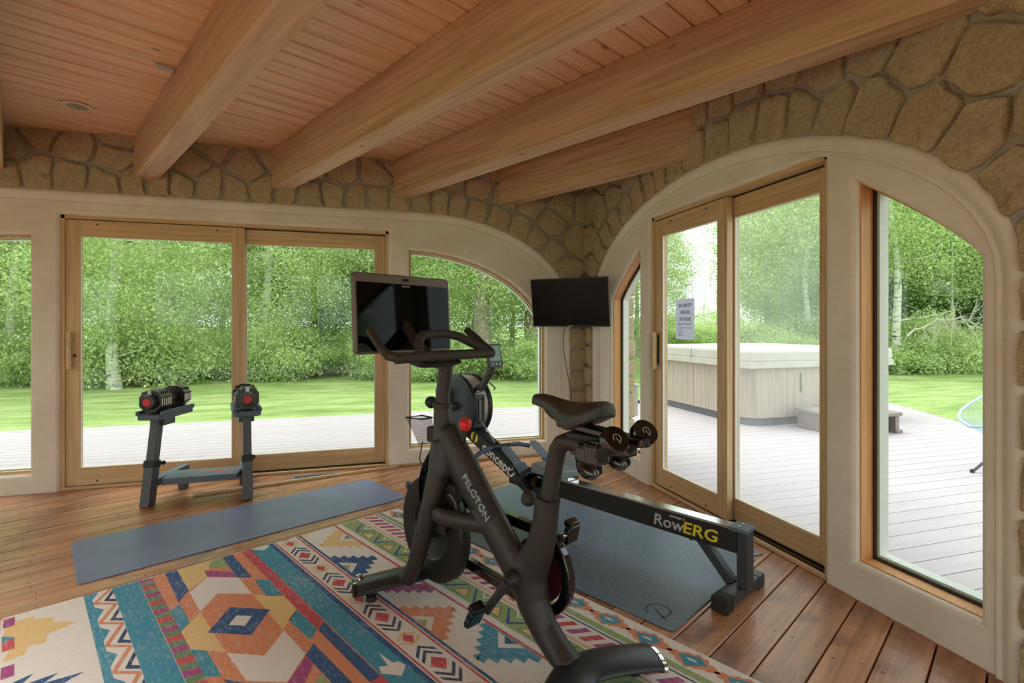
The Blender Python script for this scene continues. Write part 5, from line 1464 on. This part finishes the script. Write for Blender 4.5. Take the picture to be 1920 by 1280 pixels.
# ================================================================== dumbbell stand and adjustable dumbbells
FLp, RLp = Vector((-1.387, 4.056, 0)), Vector((-1.274, 4.509, 0))
FRp, RRp = Vector((-0.752, 4.035, 0)), Vector((-0.872, 4.50, 0))
so_ = Vector((-1.07, 4.2, 0))
stand = thing('dumbbell_stand', 'dark grey two-legged dumbbell stand in front of the wide sliding door', 'dumbbell stand', tuple(so_))
DB = []
for F0, R0, sgn in ((FLp, RLp, 1), (FRp, RRp, -1)):
    a = F0 - so_; b = R0 - so_; d = (b - a).normalized(); lat = Vector((d.y, -d.x, 0))
    fo = a + d*0.02; tp = a + d*0.13 + Vector((0, 0, 0.585))
    side = bpy.data.objects.new('side_frame', None); COL.objects.link(side); side.parent = stand
    mid = fo.lerp(tp, 0.5)
    mb = MB(); mb.bar(fo, mid, 0.062, 0.078, up=tuple(d), ch=0.004); mb.build('lower_leg', MT['stand'], side)
    mb = MB(); mb.bar(fo.lerp(tp, 0.46), tp, 0.055, 0.062, up=tuple(d), ch=0.003); mb.build('upper_leg', MT['stand'], side)
    mb = MB(); mb.bar(fo.lerp(tp, 0.44), fo.lerp(tp, 0.52), 0.07, 0.086, up=tuple(d), ch=0.004); mb.build('leg_sleeve', MT['rubber'], side)
    q = fo.lerp(tp, 0.47) + d*0.05
    mb = MB(); mb.lathe([(0.012, 0), (0.016, 0.012), (0.012, 0.02), (0, 0.02)], zM(tuple(q + lat*0.036), tuple(lat)), 10); mb.build('lock_knob', MT['rubber'], side)
    z0 = 0.15
    mb = MB(); mb.bar(fo + d*0.05 + Vector((0, 0, z0 - 0.005)), b + Vector((0, 0, z0)), 0.06, 0.05, ch=0.003); mb.build('base_tube', MT['tray'], side)
    mb = MB(); mb.bar(b - d*0.03 + Vector((0, 0, 0.0)), b - d*0.03 + Vector((0, 0, z0)), 0.055, 0.05, up=tuple(d), ch=0.003); mb.build('rear_foot', MT['stand'], side)
    # tray
    tc = tp + d*0.10 + Vector((0, 0, 0.0))
    Mt = axM(tuple(tc), tuple(d))
    v, f = curve_mesh([[(-0.20, -0.07), (-0.17, -0.09), (0.17, -0.09), (0.20, -0.07), (0.20, 0.07), (0.17, 0.09), (-0.17, 0.09), (-0.20, 0.07)]], 0.04, 0.01, 2)
    mb = MB(); mb.add(v, f, Mt); tr_ = mb.build('cradle', MT['tray'], side)
    for s in (1, -1):
        mb = MB(); mb.box(-0.19, 0.19, s*0.082-0.012, s*0.082+0.012, 0.03, 0.062, Mt, 0.006); mb.build('cradle_lip', MT['tray'], tr_)
    mb = MB(); mb.prism([(-0.10, -0.05), (0.02, -0.05), (0.02, 0.05), (-0.10, 0.05)], -0.05, 0.002, Mt); mb.build('cradle_bracket', MT['stand'], tr_)
    DB.append((so_ + tc + Vector((0, 0, 0.126)), d))
a = FLp.lerp(RLp, 0.45) - so_; b = FRp.lerp(RRp, 0.45) - so_
mb = MB(); mb.bar(a + Vector((0.03, -0.05, 0.155)), b + Vector((-0.03, -0.03, 0.155)), 0.22, 0.045, ch=0.003); cb = mb.build('cross_plate', MT['tray'], stand)
mb = MB(); mb.prism([(-0.10, -0.012), (0.13, -0.012), (0.15, 0.014), (-0.08, 0.014)], 0.1775, 0.1782, Matrix.Translation((0.05, 0.02, 0))); mb.build('red_print', MT['red'], cb)

def octa(r, ax_=1.0):
    return [(r*math.cos(R(22.5+45*i)), r*math.sin(R(22.5+45*i))) for i in range(8)]
for (c, d), lab in zip(DB, ('adjustable dumbbell with a red end cap on the left cradle of the stand', 'adjustable dumbbell with a red end cap on the right cradle of the stand')):
    t = thing('adjustable_dumbbell', lab, 'dumbbell', tuple(c), math.atan2(d.y, d.x), 'adjustable dumbbells')
    mb = MB(); mb.tube([(-0.08, 0, 0), (-0.03, 0, 0), (0.03, 0, 0), (0.08, 0, 0)], [0.034, 0.030, 0.030, 0.034], 16); mb.build('handle', MT['bezel'], t)
    for s in (-1, 1):
        for k in range(5):
            x = s*(0.085 + 0.021*k)
            rr = 0.090 - 0.002*k
            v, f = curve_mesh([octa(rr)], 0.0185, 0.003, 1)
            mb = MB(); mb.add([(x - 0.009 + z, px_, py_) for px_, py_, z in v], f); pl_ = mb.build('weight_plate', MT['plate_black'], t)
            for yy_ in (-1, 1):
                mb = MB(); mb.box(x-0.006, x+0.006, yy_*rr*0.924-0.0006, yy_*rr*0.924+0.0006, -0.026, 0.022); mb.build('weight_label', MT['print_white'], pl_)
            for aa in (45, 135):
                mb = MB(); mb.box(x-0.007, x+0.007, rr*0.86*math.cos(R(aa))-0.010, rr*0.86*math.cos(R(aa))+0.010, rr*0.86*math.sin(R(aa))-0.003, rr*0.86*math.sin(R(aa))+0.016)
                mb.build('plate_tab', MT['plate_black'], pl_)
        mb = MB(); mb.lathe([(0.052, 0.0), (0.052, 0.028), (0.047, 0.036), (0.030, 0.037), (0.0, 0.037)], zM((s*0.178, 0, 0), (s, 0, 0)), 28); dl = mb.build('selector_dial', MT['plate_black'], t)
        mb = MB(); mb.lathe([(0.027, 0.036), (0.027, 0.0395), (0.0, 0.0395)], zM((s*0.178, 0, 0), (s, 0, 0)), 24); mb.build('red_cap', MT['red'], dl)
        mb = MB(); mb.box(s*0.18-0.008, s*0.18+0.008, -0.012, 0.012, 0.045, 0.085); mb.build('dial_window', MT['steel'], dl)

# ================================================================== mats, register, bar
MT['yoga'] = simple('blue_yoga_mat', C(104, 114, 146), 0.42, noise=0.10, nscale=5, bump=0.15, bscale=300)
def mat_mat():
    m, t, b = nodes('speckled_mat')
    co = nd(t, 'ShaderNodeTexCoord').outputs['Object']
    n1 = nd(t, 'ShaderNodeTexNoise', {'Vector': co, 'Scale': 230.0, 'Detail': 3.0, 'Roughness': 0.8}).outputs[0]
    n2 = nd(t, 'ShaderNodeTexNoise', {'Vector': co, 'Scale': 3.0, 'Detail': 4.0}).outputs[0]
    base = ramp(t, n1, [(0.36, C(56, 70, 86)), (0.6, C(118, 138, 158))])
    base = mixc(t, 0.4, base, ramp(t, n2, [(0.3, (0.8, 0.8, 0.8, 1)), (0.7, (1.1, 1.1, 1.1, 1))]), 'MULTIPLY')
    t.links.new(base, b.inputs['Base Color']); b.inputs['Roughness'].default_value = 0.42
    bumpn(t, b, n1, 0.35, 0.002)
    return m
MT['gymmat'] = mat_mat()
def flat_mat(name, corners, th, rad, mat, label, cat):
    """four floor corners (counter-clockwise) -> rounded slab"""
    c = Vector((sum(p[0] for p in corners)/4, sum(p[1] for p in corners)/4, 0))
    P = [Vector((p[0], p[1], 0)) - c for p in corners]
    out = []
    for i in range(4):
        p = P[i]; a = (P[i-1]-p).normalized(); b = (P[(i+1) % 4]-p).normalized()
        for k in range(6):
            f = k/5; q = p + a*rad*(1-f)**2 + b*rad*f**2
            out.append((q.x, q.y))
    v, f = curve_mesh([out], th, th*0.3, 1)
    mb = MB(); mb.add(v, f)
    return mb, c
mb, c = flat_mat('exercise_mat', [(-1.279, 2.93), (0.333, 3.759), (0.073, 4.309), (-1.566, 3.517)], 0.006, 0.035, None, '', '')
tag(mb.build('exercise_mat', MT['yoga'], loc=(c.x, c.y, 0.0005)), 'long plain blue-grey exercise mat on the planks below the dumbbell stand', 'mat')
# big mat under the rower
A0 = Vector((1.209, 1.794)); A1 = Vector((2.026, 2.243)); ex = (A1 - A0).normalized(); ey = Vector((-ex.y, ex.x)); LM = 1.83
cs_ = [A0, A1, A1 + ey*LM, A0 + ey*LM]
mb, c = flat_mat('rower_mat', [tuple(p) for p in cs_], 0.0055, 0.03, None, '', '')
gm = thing('rower_mat', 'speckled grey-blue rubber mat under the rowing machine', 'mat', (c.x, c.y, 0.0005))
mb.build('sheet', MT['gymmat'], gm)
P = A0 + ex*0.10 + ey*0.12 - Vector((c.x, c.y))
mb = MB(); logo_p(mb, planeM((P.x, P.y, 0.0058), (ex.x, ex.y, 0), (0, 0, 1)) @ Matrix.Rotation(R(-12), 4, 'Z'), 0.052); mb.build('embossed_mark', simple('embossed_rubber', C(62, 74, 86), 0.6), gm)
# floor registers
MT['register'] = simple('register_metal', C(120, 120, 126), 0.4, 0.6)
def register(name, cx, cy, rz, label):
    t = thing(name, label, 'floor vent', (cx, cy, 0.0), rz, 'floor registers')
    v, f = curve_mesh([[(-0.18, -0.07), (0.18, -0.07), (0.18, 0.07), (-0.18, 0.07)], [(-0.15, -0.045), (0.15, -0.045), (0.15, 0.045), (-0.15, 0.045)]], 0.006, 0.0015, 1)
    mb = MB(); mb.add(v, f); mb.build('frame', MT['register'], t)
    mb = MB(); mb.box(-0.15, 0.15, -0.045, 0.045, 0.0002, 0.001); mb.build('dark_well', MT['black'], t)
    for i in range(9):
        mb = MB(); mb.box(-0.148, 0.148, -0.042 + i*0.0105, -0.038 + i*0.0105, 0.001, 0.0045); mb.build('louvre', MT['register'], t)
register('floor_register', -0.345, 4.50, 0.03, 'metal floor vent by the wide sliding door')
register('floor_register', 2.02, 2.45, R(90), 'metal floor vent by the side door behind the rower end')
# wooden bar lying in front of the door
MT['dowel'] = wood('pale_dowel', C(176, 150, 108), C(206, 182, 138), C(190, 166, 122), 0.5, 1.0, 0, 0.3, axis=0, bump=0.05)
a = Vector((-1.148, 4.225, 0.012)); b = Vector((0.33, 4.585, 0.012))
mb = MB(); mb.box(0, (b-a).length, -0.011, 0.011, -0.0115, 0.0105, None, 0.003)
tag(mb.build('security_bar', MT['dowel'], loc=tuple(a), rot=(0, 0, math.atan2(b.y-a.y, b.x-a.x))), 'long thin wooden bar lying on the floor along the door sill', 'bar')
# shoe moulding along the plaster
mb = MB(); wbox(mb, WALLS['back'], 0.26, 1.94, -0.018, 0.002, 0.0, 0.016, 0.003); tag(mb.build('trim_1', MT['dowel']), 'thin wood moulding under the arched window', kind='structure')
# ring at the left edge
p = Vector((-2.45, 4.33, 0.004))
mb = MB(); mb.tube([(0.028*math.cos(2*PI*i/20), 0.028*math.sin(2*PI*i/20), 0.002) for i in range(21)], 0.003, 6)
rg = thing('floor_ring', 'small metal ring set in the floor at the left edge of the photo', 'ring', (-2.34, 4.16, 0.002)); mb.build('ring', MT['brass'], rg)
mb = MB(); mb.lathe([(0.024, 0), (0.024, 0.0015), (0, 0.0015)], None, 18); mb.build('plate', MT['trim_cream'], rg)

# ================================================================== rug
RUG_O = (0.254, 3.546); RA = (-0.8895, -0.457)
RW_, RL_ = 1.90, 2.75
def rug_mat(name, col, wear=0.5):
    m, t, b = nodes(name)
    co = nd(t, 'ShaderNodeTexCoord').outputs['Object']
    n1 = nd(t, 'ShaderNodeTexNoise', {'Vector': nd(t, 'ShaderNodeMapping', {'Vector': co, 'Scale': (60, 14, 10)}).outputs[0], 'Scale': 1.6, 'Detail': 6.0, 'Roughness': 0.75}).outputs[0]
    n2 = nd(t, 'ShaderNodeTexNoise', {'Vector': co, 'Scale': 2.6, 'Detail': 3.0}).outputs[0]
    n3 = nd(t, 'ShaderNodeTexNoise', {'Vector': co, 'Scale': 260.0, 'Detail': 2.0}).outputs[0]
    w = nd(t, 'ShaderNodeMath', {0: n1, 1: nd(t, 'ShaderNodeMath', {0: n2, 1: 0.35, 2: -0.17}, operation='MULTIPLY_ADD').outputs[0]}, operation='ADD').outputs[0]
    fac = ramp(t, w, [(0.50, (0.05, 0.05, 0.05, 1)), (0.74, (wear, wear, wear, 1))])
    base = mixc(t, fac, col, C(226, 220, 212))
    base = mixc(t, 0.5, base, ramp(t, n3, [(0.3, (0.82, 0.82, 0.82, 1)), (0.7, (1.08, 1.08, 1.08, 1))]), 'MULTIPLY')
    t.links.new(base, b.inputs['Base Color'])
    b.inputs['Roughness'].default_value = 0.95; b.inputs['Specular IOR Level'].default_value = 0.1
    bumpn(t, b, n3, 0.4, 0.002)
    return m
RC = {'cream': C(226, 220, 212), 'teal': C(58, 142, 168), 'blue': C(38, 84, 136), 'navy': C(38, 62, 100), 'orange': C(216, 138, 100), 'red': C(196, 74, 84), 'yellow': C(226, 192, 128), 'green': C(146, 168, 112), 'dgreen': C(104, 136, 100), 'magenta': C(164, 70, 132), 'tan': C(226, 160, 112)}
RN = list(RC)
RM = [rug_mat('rug_' + k, RC[k]) for k in RN]
rug = thing('rug', 'large distressed rug with bright bands of diamonds, zigzags and stepped triangles', 'rug', (RUG_O[0], RUG_O[1], 0.0005), math.atan2(RA[1], RA[0]))
v, f = curve_mesh([rrect(0, RW_, 0, RL_, 0.02)], 0.006, 0.0018, 1)
mb = MB(); mb.add(v, f); mb.build('pile', RM[0], rug)
pat = MB()
def pg(col, pts, layer=1):
    z = 0.0063 + 0.00022 * layer
    q = [(min(max(p, 0.004), RW_-0.004), min(max(s, 0.006), RL_-0.006), z) for p, s in pts]
    if max(a[1] for a in q) - min(a[1] for a in q) < 0.002: return
    ar = sum(q[i][0]*q[(i+1) % len(q)][1]-q[(i+1) % len(q)][0]*q[i][1] for i in range(len(q)))
    if ar < 0: q = q[::-1]
    pat.m = RN.index(col); pat.add(q, [tuple(range(len(q)))])
def strip(col, p0, p1, q0=0, q1=RL_, layer=1): pg(col, [(p0, q0), (p1, q0), (p1, q1), (p0, q1)], layer)
# outer band of blue diamonds
for k in range(-8, 7):
    q = 1.525 + 0.1835*k
    J = [(0.066, q-0.045), (0.046, q-0.012), (0.050, q+0.004), (0.028, q+0.028), (0.031, q+0.044), (0.013, q+0.062), (0.026, q+0.088), (0.020, q+0.098), (0.044, q+0.115), (0.040, q+0.128), (0.064, q+0.165), (0.086, q+0.124), (0.083, q+0.112), (0.103, q+0.084), (0.100, q+0.073), (0.118, q+0.054), (0.101, q+0.030), (0.104, q+0.018), (0.084, q-0.004), (0.087, q-0.016)]
    pg('orange', J, 1)
    pg('teal', [(0.062, q), (0.027, q+0.070), (0.058, q+0.113), (0.109, q+0.055)], 2)
    pg('cream', [(0.062, q+0.030), (0.056, q+0.062), (0.066, q+0.080), (0.070, q+0.048)], 3)
strip('green', 0.121, 0.152); strip('blue', 0.163, 0.171)
for k in range(-26, 17):
    q = 1.687 + 0.0675*k
    pg('magenta' if k % 2 == 0 else 'red', [(0.255, q), (0.184, q+0.050), (0.187, q+0.083), (0.257, q+0.034)], 1)
strip('tan', 0.274, 0.283)
strip('green', 0.296, 0.406)
for k in range(-1, 12):
    q = 0.393 + 0.22*k
    for s in (-1, 1):
        pg('blue', [(0.392, q), (0.383, q-0.002*s), (0.304, q+0.076*s), (0.304, q+0.086*s), (0.392, q+0.010*s)], 2)
        pg('cream', [(0.338, q), (0.300, q+0.034*s), (0.300, q+0.022*s), (0.326, q)], 2)
    pg('dgreen', [(0.392, q+0.055), (0.318, q+0.11), (0.392, q+0.168)], 2)
    pg('yellow', [(0.384, q+0.068), (0.332, q+0.11), (0.384, q+0.156)], 3)
strip('red', 0.438, 0.450)
def stepped(pb, dirp, qc, col, inner):
    pts = []
    L = []
    for i in range(5):
        L.append((i*0.036, 0.158 - i*0.034)); L.append((i*0.036 + 0.030, 0.168 - i*0.034 - 0.0))
        L.append((i*0.036 + 0.033, 0.158 - (i+1)*0.034 + 0.008))
    for (a, h) in L: pts.append((pb - dirp*a, qc - h))
    pts.append((pb - dirp*0.172, qc))
    for (a, h) in L[::-1]: pts.append((pb - dirp*a, qc + h))
    pg(col, pts, 1)
    pg('cream', [(pb - dirp*0.006, qc-0.075), (pb - dirp*0.074, qc), (pb - dirp*0.006, qc+0.075)], 2)
    pg(inner, [(pb - dirp*0.006, qc-0.036), (pb - dirp*0.040, qc), (pb - dirp*0.006, qc+0.036)], 3)
for k, (cu, ci, iu, ii) in enumerate((('yellow', 'green', 'yellow', 'teal'), ('blue', 'green', 'magenta', 'yellow'), ('orange', 'green', 'teal', 'blue'), ('blue', 'yellow', 'magenta', 'green'))):
    stepped(0.656, 1, -0.115 + 0.68*k, cu, ci)
    stepped(0.453, -1, 0.225 + 0.68*k, iu, ii)
strip('blue', 0.656, 0.669); strip('red', 0.675, 0.684)
# chevron band
for k in range(-1, 8):
    q = 0.285 + 0.405*k
    pg('red', [(0.742, q-0.048), (0.708, q), (0.742, q+0.048), (0.776, q)], 2)
    for s in (-1, 1):
        for o in (0.078, 0.118):
            pg('navy', [(0.742, q+s*(o+0.020)), (0.742, q+s*o), (0.700, q+s*(o-0.052)), (0.700, q+s*(o-0.032))], 1)
            pg('navy', [(0.742, q+s*(o+0.020)), (0.742, q+s*o), (0.784, q+s*(o-0.052)), (0.784, q+s*(o-0.032))], 1)
    q += 0.2025
    pg('red', [(0.742, q-0.036), (0.718, q), (0.742, q+0.036), (0.766, q)], 2)
    for s in (-1, 1):
        pg('yellow', [(0.745, q+s*0.036), (0.735, q+s*0.050), (0.700, q+s*0.018), (0.700, q+s*0.002)], 1)
        pg('yellow', [(0.739, q+s*0.036), (0.749, q+s*0.050), (0.784, q+s*0.018), (0.784, q+s*0.002)], 1)
strip('red', 0.796, 0.804); strip('blue', 0.810, 0.833)
strip('teal', 0.832, 0.927, layer=2)
for q in (0.0, 1.40, 2.40):
    pg('cream', [(0.872, q-0.10), (0.884, q-0.012), (0.912, q-0.03), (0.922, q+0.01), (0.878, q+0.07), (0.836, q+0.03), (0.846, q-0.01), (0.862, q-0.012)], 3)
# centre band, repeated
for q0 in (0.0, 1.42):
    def Q(pts): return [(p, q + q0) for p, q in pts]
    def MQ(pts): return [(p, 1.42 - q + q0) for p, q in pts]
    strip('orange', 0.924, 1.376, q0, min(RL_, q0 + 1.42), 0)
    pg('orange', Q([(0.974, 0), (1.376, 0), (1.376, 1.42), (0.974, 1.42)]), 1)
    pg('red', Q([(0.926, 0), (0.972, 0), (0.974, 0.994), (0.932, 0.945)]), 2)
    pg('blue', Q([(0.932, 0.952), (0.974, 1.0), (0.974, 1.42), (0.932, 1.42)]), 2)
    for T in (Q, MQ):
        pg('blue', T([(1.068, 0.0), (1.018, 0.0), (1.024, 0.347), (1.075, 0.300)]), 2)
        pg('blue', T([(1.322, 0.0), (1.272, 0.0), (1.277, 0.279), (1.334, 0.367)]), 2)
        pg('yellow', T([(1.272, 0.0), (1.277, 0.279), (1.180, 0.190), (1.118, 0.0)]), 2)
        pg('green', T([(1.118, 0.0), (1.150, 0.09), (1.076, 0.16), (1.068, 0.0)]), 2)
        pg('magenta', T([(1.174, 0.107), (1.076, 0.225), (1.076, 0.292), (1.180, 0.190)]), 3)
        pg('cream', T([(1.278, 0.300), (1.180, 0.196), (1.072, 0.306), (1.075, 0.514), (1.187, 0.401), (1.284, 0.516)]), 2)
        pg('teal', T([(1.023, 0.377), (0.974, 0.43), (0.978, 0.633), (1.034, 0.575)]), 2)
        pg('teal', T([(1.376, 0.42), (1.332, 0.385), (1.334, 0.582), (1.376, 0.63)]), 2)
    pg('yellow', Q([(1.076, 0.519), (0.978, 0.633), (0.978, 0.79), (1.076, 0.898)]), 2)
    pg('yellow', Q([(1.284, 0.522), (1.376, 0.630), (1.376, 0.790), (1.284, 0.897)]), 2)
    pg('orange', Q([(1.284, 0.516), (1.187, 0.401), (1.073, 0.522), (1.076, 0.900), (1.185, 1.016), (1.282, 0.897)]), 3)
    pg('blue', Q([(1.301, 0.711), (1.181, 0.567), (1.061, 0.708), (1.181, 0.850)]), 4)
    pg('cream', Q([(1.224, 0.711), (1.180, 0.658), (1.134, 0.708), (1.178, 0.764)]), 5)
# striped bar
cyc = ('magenta', 'dgreen', 'red', 'dgreen')
for k in range(62):
    q = 0.0 + 0.0455*k
    pg(cyc[k % 4], [(1.376, q+0.012), (1.430, q), (1.430, q+0.0445), (1.376, q+0.0565)], 1)
strip('teal', 1.432, 1.530)
def stroke(col, a, b, w, layer):
    d = Vector((b[0]-a[0], b[1]-a[1])).normalized() * w / 2
    pg(col, [(a[0]-d.y, a[1]+d.x), (b[0]-d.y, b[1]+d.x), (b[0]+d.y, b[1]-d.x), (a[0]+d.y, a[1]-d.x)], layer)
for k in range(-1, 13):
    ql = 0.12 + 0.209*k; qr = 0.186 + 0.209*k
    pg('navy', [(1.531, qr-0.165), (1.572, qr-0.062), (1.531, qr-0.022)], 1)
    pg('cream', [(1.531, qr-0.125), (1.552, qr-0.072), (1.531, qr-0.048)], 2)
    stroke('orange', (1.604, ql), (1.537, qr), 0.014, 3)
    stroke('orange', (1.537, qr), (1.604, ql+0.209), 0.014, 4)
    pg('teal', [(1.608, ql+0.04), (1.580, ql+0.09), (1.608, ql+0.165)], 1)
strip('teal', 1.608, 1.634)
# arrows in the left field
for q in (0.20, 1.25, 2.2):
    pg('yellow', [(1.672, q+0.05), (1.742, q-0.02), (1.738, q-0.06), (1.80, q-0.10), (1.795, q-0.13), (1.885, q-0.13), (1.890, q+0.02), (1.86, q+0.06), (1.89, q+0.20), (1.83, q+0.19), (1.82, q+0.13), (1.77, q+0.15), (1.765, q+0.08)], 1)
    pg('teal', [(1.894, q-0.02), (1.855, q+0.02), (1.894, q+0.07)], 3)
for q in (0.70, 1.75):
    for s_ in range(3):
        pg('blue', [(1.678 + 0.066*s_, q-0.03-0.055*s_), (1.79 + 0.045*s_, q-0.05-0.035*s_), (1.80 + 0.040*s_, q+0.03-0.03*s_)], 1 + s_)
for k in range(0, 14):
    q = 0.022 + 0.21*k
    pg('red' if k % 2 else 'magenta', [(1.858, q), (1.892, q), (1.892, q+0.085), (1.858, q+0.085)], 4)
po = pat.build('printed_pattern', RM, rug); po['kind'] = 'stuff'

# ================================================================== television in the corner
MT['tv_black'] = simple('tv_black_plastic', C(18, 18, 19), 0.35, noise=0.05)
def tv_screen():
    m, t, b = nodes('tv_screen')
    b.inputs['Specular IOR Level'].default_value = 0.16; b.inputs['Roughness'].default_value = 0.18
    co = nd(t, 'ShaderNodeTexCoord').outputs['Object']
    n1 = nd(t, 'ShaderNodeTexNoise', {'Vector': co, 'Scale': 3.0}).outputs[0]
    t.links.new(ramp(t, n1, [(0.3, C(4, 6, 8)), (0.7, C(7, 11, 15))]), b.inputs['Base Color'])
    return m
tl2, tr2 = Vector((1.503, 4.415, 0)), Vector((2.038, 3.952, 0))
axx = (tr2 - tl2).normalized(); nf = Vector((axx.y, -axx.x, 0)); tt_ = R(-10)
nn = (nf*math.cos(tt_) + Vector((0, 0, math.sin(tt_)))).normalized(); uu = nn.cross(axx)
cen = (tl2 + tr2)/2
tv = thing('television', 'flat black television on a wall arm in the stone corner', 'television', (cen.x, cen.y, 1.44))
Mv = Matrix(((axx.x, uu.x, nn.x, 0), (axx.y, uu.y, nn.y, 0), (axx.z, uu.z, nn.z, 0), (0, 0, 0, 1)))
hw, hv = 0.354, 0.215
mb = MB(); mb.box(-hw, hw, -hv, hv, -0.02, 0.0, Mv, 0.003); mb.box(-hw*0.62, hw*0.62, -hv*0.8, hv*0.5, -0.055, -0.02, Mv, 0.012); bz = mb.build('housing', MT['tv_black'], tv)
mb = MB(); mb.box(-hw+0.009, hw-0.009, -hv+0.016, hv-0.009, -0.001, 0.0015, Mv); mb.build('screen', tv_screen(), tv)
mb = MB(); mb.box(-0.022, 0.022, -hv+0.005, -hv+0.011, 0.0, 0.0006, Mv); mb.build('maker_mark', MT['print_grey'], bz)
mb = MB()
wc = Vector((2.06, 4.50, 1.42)) - Vector((cen.x, cen.y, 1.44))
e0 = Mv @ Vector((0, 0, -0.055))
mb.bar(tuple(e0), tuple((e0 + wc)/2 + Vector((0.06, -0.09, 0))), 0.03, 0.05); mb.bar(tuple((e0 + wc)/2 + Vector((0.06, -0.09, 0))), tuple(wc), 0.03, 0.05); mb.build('swing_arm', MT['black'], tv)
mb = MB(); mb.box(wc.x-0.05, wc.x+0.05, wc.y-0.01, wc.y+0.03, wc.z-0.12, wc.z+0.12, None, 0.004); mb.build('wall_plate', MT['black'], tv)
mb = MB()
c0 = Mv @ Vector((-0.06, -hv+0.02, -0.04))
pts = [tuple(c0), tuple(Vector((1.80, 4.40, 1.08)) - Vector((cen.x, cen.y, 1.44))), tuple(Vector((1.845, 4.45, 0.90)) - Vector((cen.x, cen.y, 1.44))), tuple(Vector((1.92, 4.50, 0.62)) - Vector((cen.x, cen.y, 1.44))), tuple(Vector((1.97, 4.53, 0.3)) - Vector((cen.x, cen.y, 1.44))), tuple(Vector((1.99, 4.54, 0.012)) - Vector((cen.x, cen.y, 1.44)))]
mb.tube(pts, 0.0035, 6); mb.build('power_cord', MT['black'], tv)

# ================================================================== notice on the door glass
def paper_mat():
    m, t, b = nodes('notice_paper')
    co = nd(t, 'ShaderNodeTexCoord').outputs['Object']
    n1 = nd(t, 'ShaderNodeTexNoise', {'Vector': co, 'Scale': 30.0}).outputs[0]
    col = ramp(t, n1, [(0.3, C(206, 206, 226)), (0.7, C(214, 214, 232))])
    t.links.new(col, b.inputs['Base Color']); b.inputs['Roughness'].default_value = 0.85
    tl = nd(t, 'ShaderNodeBsdfTranslucent', {'Color': C(196, 196, 220)}).outputs[0]
    mx = nd(t, 'ShaderNodeMixShader', {0: 0.42, 1: b.outputs[0], 2: tl}).outputs[0]
    t.links.new(mx, t.nodes['Material Output'].inputs[0])
    return m
MT['paper'] = paper_mat()
MT['ink'] = simple('notice_ink', C(44, 42, 58), 0.8)
pd_ = XR + 0.0585
paper = thing('paper_notice', 'printed paper notice taped to the side door glass', 'notice', (pd_, 3.14, 1.14))
mb = MB(); mb.add([(-0.0005, -0.108, 0), (-0.0005, 0.108, 0), (-0.0005, 0.108, 0.287), (-0.0005, -0.108, 0.287)], [(0, 1, 2, 3)]); mb.build('sheet', MT['paper'], paper)
for i, (tx_, sz, zz) in enumerate((('SPA CAPACITY', 0.036, 0.238), ('4 BATHERS', 0.036, 0.190), ('ONLY PLEASE', 0.036, 0.142))):
    text_on(tx_, sz, planeM((-0.0012, 0, zz), (0, -1, 0), (-1, 0, 0)), MT['ink'], 'heading', paper, 0.0002, 0.0004, 0, 0.62)
for i, (w0, zz) in enumerate(((0.16, 0.112), (0.16, 0.104), (0.05, 0.096), (0.16, 0.078), (0.06, 0.066), (0.06, 0.052), (0.06, 0.036), (0.06, 0.026))):
    mb = MB(); mb.box(-0.0014, -0.0008, 0.085 - w0, 0.085, zz, zz + 0.0025); mb.build('text_line', MT['ink'], paper)

# small sensor by the beam
p = (-1.03, 3.285)
sn = thing('ceiling_sensor', 'small grey sensor on the ceiling boards beside a beam', 'sensor', (p[0], p[1], CEIL), R(28))
mb = MB(); mb.box(-0.045, 0.045, -0.016, 0.016, -0.022, 0.0, None, 0.007); mb.build('body', MT['print_grey'], sn)
mb = MB(); mb.box(-0.036, 0.036, -0.011, 0.011, -0.026, -0.02, None, 0.003); mb.build('face', MT['print_grey'], sn)
